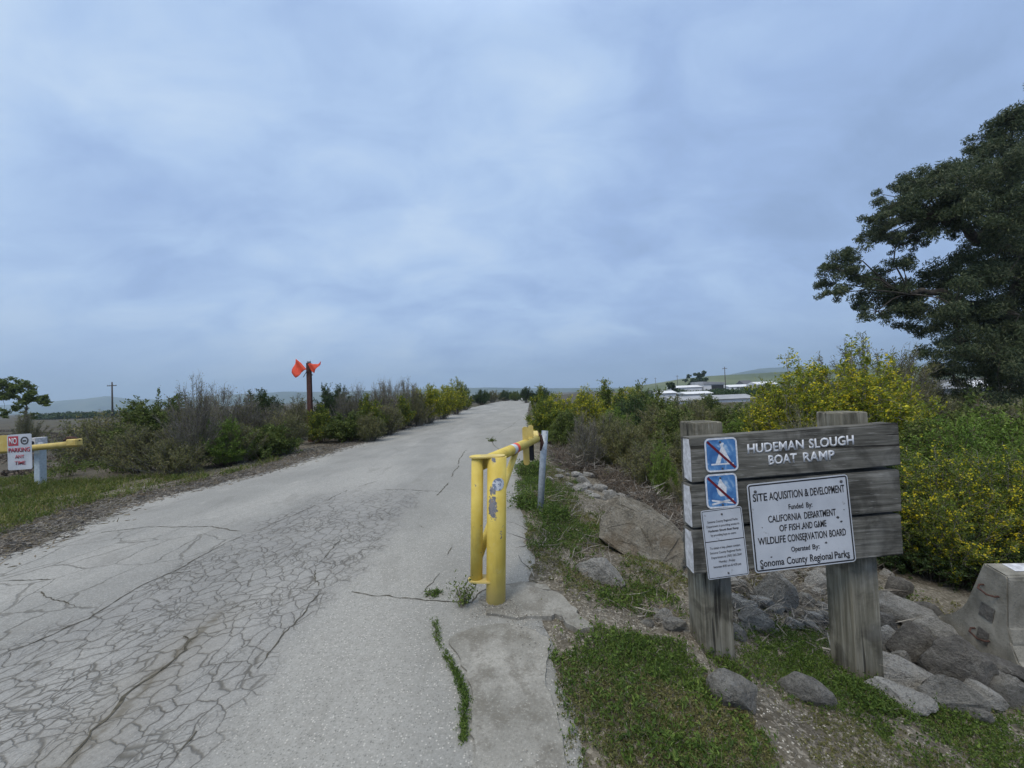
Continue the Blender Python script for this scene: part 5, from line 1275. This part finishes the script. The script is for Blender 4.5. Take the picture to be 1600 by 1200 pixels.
# green tufts at the foot of the posts
def tuft(u, v, n, R, hgt, label, L=.02, nm='weed', mat='leaf_bright'):
    p = ground_hit(u, v); rr_ = np.random.RandomState(int(u * 7 + v)); x = p[0] + rr_.normal(size=n) * R; y = p[1] + rr_.normal(size=n) * R
    o = empty(nm, tuple(p)); v_, f_ = sprigs(x, y, rr_, hgt, 10, L, L * .45, .5); v_ = v_ - p
    link('leaves', np_mesh('leaves', v_, f_, M[mat]), o); nst = min(n, 60)
    a = np.stack([x, y, H(x, y)], -1)[:nst] - p; s_, sf = sticks(a, a + np.c_[rr_.normal(size=(nst, 2)) * hgt * .3, np.full(nst, hgt * .9)], .002, .001)
    link('stems', np_mesh('stems', s_, sf, M['twig_brown']), o); tag(o, label, 'weed'); return o
tuft(1365, 1100, 260, .07, .07, 'bushy green weed at the front foot of the right sign post')
tuft(1140, 1045, 120, .06, .05, 'green weed tuft at the front foot of the left sign post')
tuft(1258, 1045, 120, .09, .04, 'mossy green tuft between the feet of the two sign posts')
tuft(1480, 1128, 120, .08, .05, 'green weed tuft under the lowest rocks of the pile')
tuft(678, 931, 50, .03, .035, 'small sprawling weed growing in the cross crack left of the gate post', .018)
tuft(724, 948, 26, .018, .15, 'upright leafy weed sprouting at the left foot of the yellow gate post', .026, mat='leaf_green')
tuft(770, 690, 24, .05, .10, 'weed growing from the road crack beyond the gate', .05, mat='leaf_green')
tuft(868, 812, 160, .10, .13, 'bushy green weed right of the galvanised post foot', .035)
tuft(825, 790, 220, .10, .16, 'leafy green weed clump left of the galvanised post foot', .035)
tuft(829, 745, 200, .10, .28, 'tall green weed clump under the end of the gate arm', .04)
tuft(950, 735, 60, .08, .12, 'single green weed in the brush pile above the stony trail', .04)
# weeds lining the open crack
x, y = [], []
for (u0, v0), (u1, v1), n in (((680, 974), (686, 1010), 70), ((698, 1030), (716, 1062), 110), ((716, 1062), (727, 1100), 130), ((727, 1100), (725, 1165), 190), ((688, 1012), (698, 1030), 20)):
    t = r.rand(n); x.append(on_z(u0, v0)[0] * (1 - t) + on_z(u1, v1)[0] * t + r.normal(size=n) * .011); y.append(on_z(u0, v0)[1] * (1 - t) + on_z(u1, v1)[1] * t + r.normal(size=n) * .011)
x, y = np.concatenate(x), np.concatenate(y); v_, f_ = sprigs(x, y, r, .028, 7, .011, .005, .5); v_[:, 2] += .014
tag(link('crack_weeds', np_mesh('crack_weeds', v_, f_, M['leaf_bright'])), 'green weeds growing along the open crack in the pavement', 'weeds', kind='stuff')

# grass on the left verge
gx, gy = [], []
x = r.uniform(-15, -5.6, 60000); y = r.uniform(3.2, 10.5, 60000)
dl = xl(y) - x; n = vnoise(x, y, .9) * .5 + vnoise(x, y, 3.1) * .5
k = (dl > .35 + n * .8) & (n + r.normal(size=len(n)) * .06 > .30) & ~((y > 8.6) & (dl > 1) & (n < .55)); x, y = x[k], y[k]; m = len(x)
base = np.stack([x, y, H(x, y) - .01], -1); hh = r.uniform(.05, .17, m) * (.5 + vnoise(x, y, 1.4)); lean = r.normal(size=(m, 2)) * .45
tip = base + np.c_[lean * hh[:, None], hh]; sd_ = r.normal(size=(m, 3)); sd_[:, 2] = 0; sd_ /= np.linalg.norm(sd_, axis=1, keepdims=True); wd = .006
V = np.stack([base - sd_ * wd, base + sd_ * wd, tip], 1).reshape(-1, 3); F = (np.arange(m) * 3)[:, None] + np.array([[0, 1, 2]])
M['grass'] = leaf_mat('grass', (.10, .13, .02), (.16, .19, .035), (.32, .26, .11), .25)
tag(link('grass', np_mesh('grass', V, F, M['grass'])), 'short green and yellowing grass on the left verge by the far gate', 'grass', kind='stuff')
v_, f_ = sprigs(*[q[k2] for k2 in [r.rand(m) < .16] for q in (x, y)], r, .10, 6, .04, .018)
tag(link('ground_cover', np_mesh('ground_cover', v_, f_, M['leaf_green'])), 'leafy weeds mixed into the grass of the left verge', 'ground cover', kind='stuff')
tuft(105, 745, 40, .10, .50, 'upright leafy weed in front of the end of the left gate arm', .06, mat='leaf_green')
tuft(190, 738, 90, .18, .30, 'low green weed on the bare soil right of the left gate', .06, mat='leaf_green')
tuft(150, 730, 60, .25, .18, 'small flat weed patch beside the left gate, on bare soil', .06, mat='leaf_green')

# litter and twigs: thin curved sticks
def litter(name, x, y, L, rr0, up, matn, label, r, zoff=0.0, kind='stuff', cat='twigs', bend=.35):
    n = len(x); a = r.rand(n) * 6.283; z = H(x, y) + zoff
    inc = r.normal(size=n) * up; d_ = np.stack([np.cos(a) * np.cos(inc), np.sin(a) * np.cos(inc), np.abs(np.sin(inc))], -1); LL = L * r.uniform(.3, 1.4, n)
    p = np.stack([x, y, z + rr0], -1); parts = []
    for s_ in range(3):
        q = p + d_ * (LL / 3)[:, None]; parts.append(sticks(p, q, rr0 * (1 - s_ * .25) * r.uniform(.6, 1.3, n), rr0 * (1 - (s_ + 1) * .25))); p = q
        d_ = d_ + r.normal(size=(n, 3)) * bend * np.array((1, 1, .5)); d_ /= np.linalg.norm(d_, axis=1, keepdims=True)
        fl = H(p[:, 0], p[:, 1]) + rr0; p[:, 2] = np.maximum(p[:, 2], fl)
    v_, f_ = cat_geo(parts); return tag(link(name, np_mesh(name, v_, f_, M[matn])), label, cat, kind=kind)
BP = world_poly([(862, 716), (905, 694), (1000, 676), (1100, 668), (1105, 880), (1050, 850), (1000, 792), (940, 752), (885, 738)])
x, y = scatter(BP, 480, r, .12); h_ = r.rand(len(x)) ** 1.5 * .30 * np.clip(vnoise(x, y, 1.3) * 2 - .3, .1, 1.3)
litter('brush_pile', x, y, .36, .0062, .35, 'twig_grey', 'tangle of dead grey branches on the bank left of the sign', r, h_, cat='brush')
x, y = scatter(BP, 700, r, .15); litter('brush_pile', x, y, .32, .005, .5, 'twig_brown', 'dark fine twigs inside the tangle of dead branches', r, r.rand(len(x)) * .16, cat='brush')
BP2 = world_poly([(1085, 870), (1330, 870), (1400, 915), (1440, 950), (1390, 975), (1300, 1000), (1150, 1010), (1090, 960)])
x, y = scatter(BP2, 260, r, .2); litter('twig_litter', x, y, .28, .0045, .3, 'twig_grey', 'dead twigs strewn on the bank behind the sign posts', r, r.rand(len(x)) * .06)
AR = world_poly([(870, 940), (960, 955), (1080, 975), (1080, 1005), (960, 990), (880, 1000), (840, 970)])
x, y = scatter(AR, 600, r, .08); litter('twig_litter', x, y, .07, .0022, .15, 'twig_grey', 'fine litter on the soil between apron and sign', r, .002)
ALL = world_poly([(830, 820), (1000, 900), (1100, 1000), (1600, 1100), (1700, 1300), (900, 1300), (880, 1010), (850, 900)])
x, y = scatter(ALL, 420, r, .05); litter('twig_litter', x, y, .06, .0016, .3, 'twig_grey', 'short dry straws and twigs scattered in the weeds round the sign', r, r.rand(len(x)) * .02)
x, y = scatter(G2, 420, r, .1); litter('dry_straw', x, y, .10, .0016, .5, 'leaf_dry', 'dry straw through the weeds on the bank left of the sign', r, r.rand(len(x)) * .03)
x, y = scatter(G2, 110, r, .1); litter('twig_litter', x, y, .26, .005, .2, 'twig_grey', 'scattered dead twigs on the weedy bank left of the sign', r, .01)
x, y = scatter(G1, 420, r, .05); litter('dry_straw', x, y, .08, .0013, .6, 'leaf_dry', 'dry straw and dead stems in the green mat at the bottom', r, r.rand(len(x)) * .03)
CL = world_poly([(1000, 975), (1040, 960), (1085, 985), (1085, 1005), (1020, 1000)])
x, y = scatter(CL, 900, r, .04); litter('twig_litter', x, y, .16, .004, .4, 'twig_grey', 'small heap of broken twigs left of the left sign post', r, r.rand(len(x)) * .05)
y = r.uniform(2.5, 45, 15000) ** 1.0; y = 2.5 + (y - 2.5) * r.rand(15000); x = xl(y) - .35 - r.randn(15000) * .38; k = x < xl(y) + .3
litter('leaf_litter', x[k], y[k], .13, .006, .15, 'twig_grey', 'fallen twigs and bark along the left edge of the road', r, .004)
k = r.rand(15000) < .5; litter('leaf_litter', x[k] - .2, y[k] + .1, .08, .008, .15, 'leaf_dry', 'brown leaf litter along the left edge of the road', r, .004)
# gravel and chips
def pebbles(x, y, s_, matn, label, r, zoff=.0):
    n = len(x); z = H(x, y) + zoff; sc_ = s_ * r.uniform(.4, 1.5, n); base = np.array([(1, 0, 0), (-.9, .2, 0), (0, 1, .1), (.1, -1, 0), (0, 0, .7), (0, 0, -.6)])
    Fb = np.array([(0, 2, 4), (2, 1, 4), (1, 3, 4), (3, 0, 4), (2, 0, 5), (1, 2, 5), (3, 1, 5), (0, 3, 5)])
    a = r.rand(n) * 6.28; ca, sa = np.cos(a), np.sin(a); Vv = base[None] * sc_[:, None, None] * r.uniform(.5, 1.2, (n, 6, 1))
    X_ = Vv[..., 0] * ca[:, None] - Vv[..., 1] * sa[:, None]; Y_ = Vv[..., 0] * sa[:, None] + Vv[..., 1] * ca[:, None]
    Vv = np.stack([X_ + x[:, None], Y_ + y[:, None], Vv[..., 2] + z[:, None]], -1).reshape(-1, 3)
    Ff = ((np.arange(n) * 6)[:, None, None] + Fb[None]).reshape(-1, 3)
    return tag(link('gravel', np_mesh('gravel', Vv, Ff, M[matn])), label, 'gravel', kind='stuff')
def chip_fn(t, b): return t.ramp(t.island(), [(0, (.10, .09, .075)), (.4, (.22, .20, .17)), (.75, (.36, .34, .30)), (1, (.55, .53, .48))])
M['chips'] = material('stone_chips', chip_fn, .9)
x, y = scatter(ALL, 1500, r, .05); pebbles(x, y, .006, 'chips', 'gravel and stone chips in the soil round the sign', r)
x, y = scatter(AR, 2500, r, .08); pebbles(x, y, .005, 'chips', 'gravel on the soil strip beside the concrete apron', r)
E = world_poly([(700, 975), (760, 955), (880, 955), (880, 1010), (900, 1300), (860, 1300), (850, 1000), (760, 985)])
x, y = scatter(E, 1200, r, .03); pebbles(x, y, .004, 'chips', 'grit lying on the pavement edge by the gate', r, .03)
GZp = world_poly([(705, 950), (742, 938), (800, 948), (835, 965), (800, 985), (735, 980)])
x, y = scatter(GZp, 5200, r, .03); pebbles(x, y, .0045, 'chips', 'dark grit gathered round the foot of the gate post', r, .034)
x = xl(y_ := r.uniform(2.5, 30, 9000)) - .5 + r.randn(9000) * .5; pebbles(x, y_, .014, 'chips', 'gravel along the left edge of the road', r)

# ------------------------------------------------------------------ the air
HZ = bpy.data.materials.new('haze'); HZ.use_nodes = True; t = NT(HZ.node_tree); t.n.clear()
ho = t.node('ShaderNodeOutputMaterial'); pv = t.node('ShaderNodeVolumePrincipled'); pv.inputs['Color'].default_value = (.66, .84, 1, 1); pv.inputs['Density'].default_value = .00036; pv.inputs['Anisotropy'].default_value = .2
t.l.new(pv.outputs[0], ho.inputs['Volume'])
b = BM(); b.box(-3400, 3400, -150, 3300, -9, 190); hzo = b.done('haze', HZ); tag(hzo, kind='stuff')
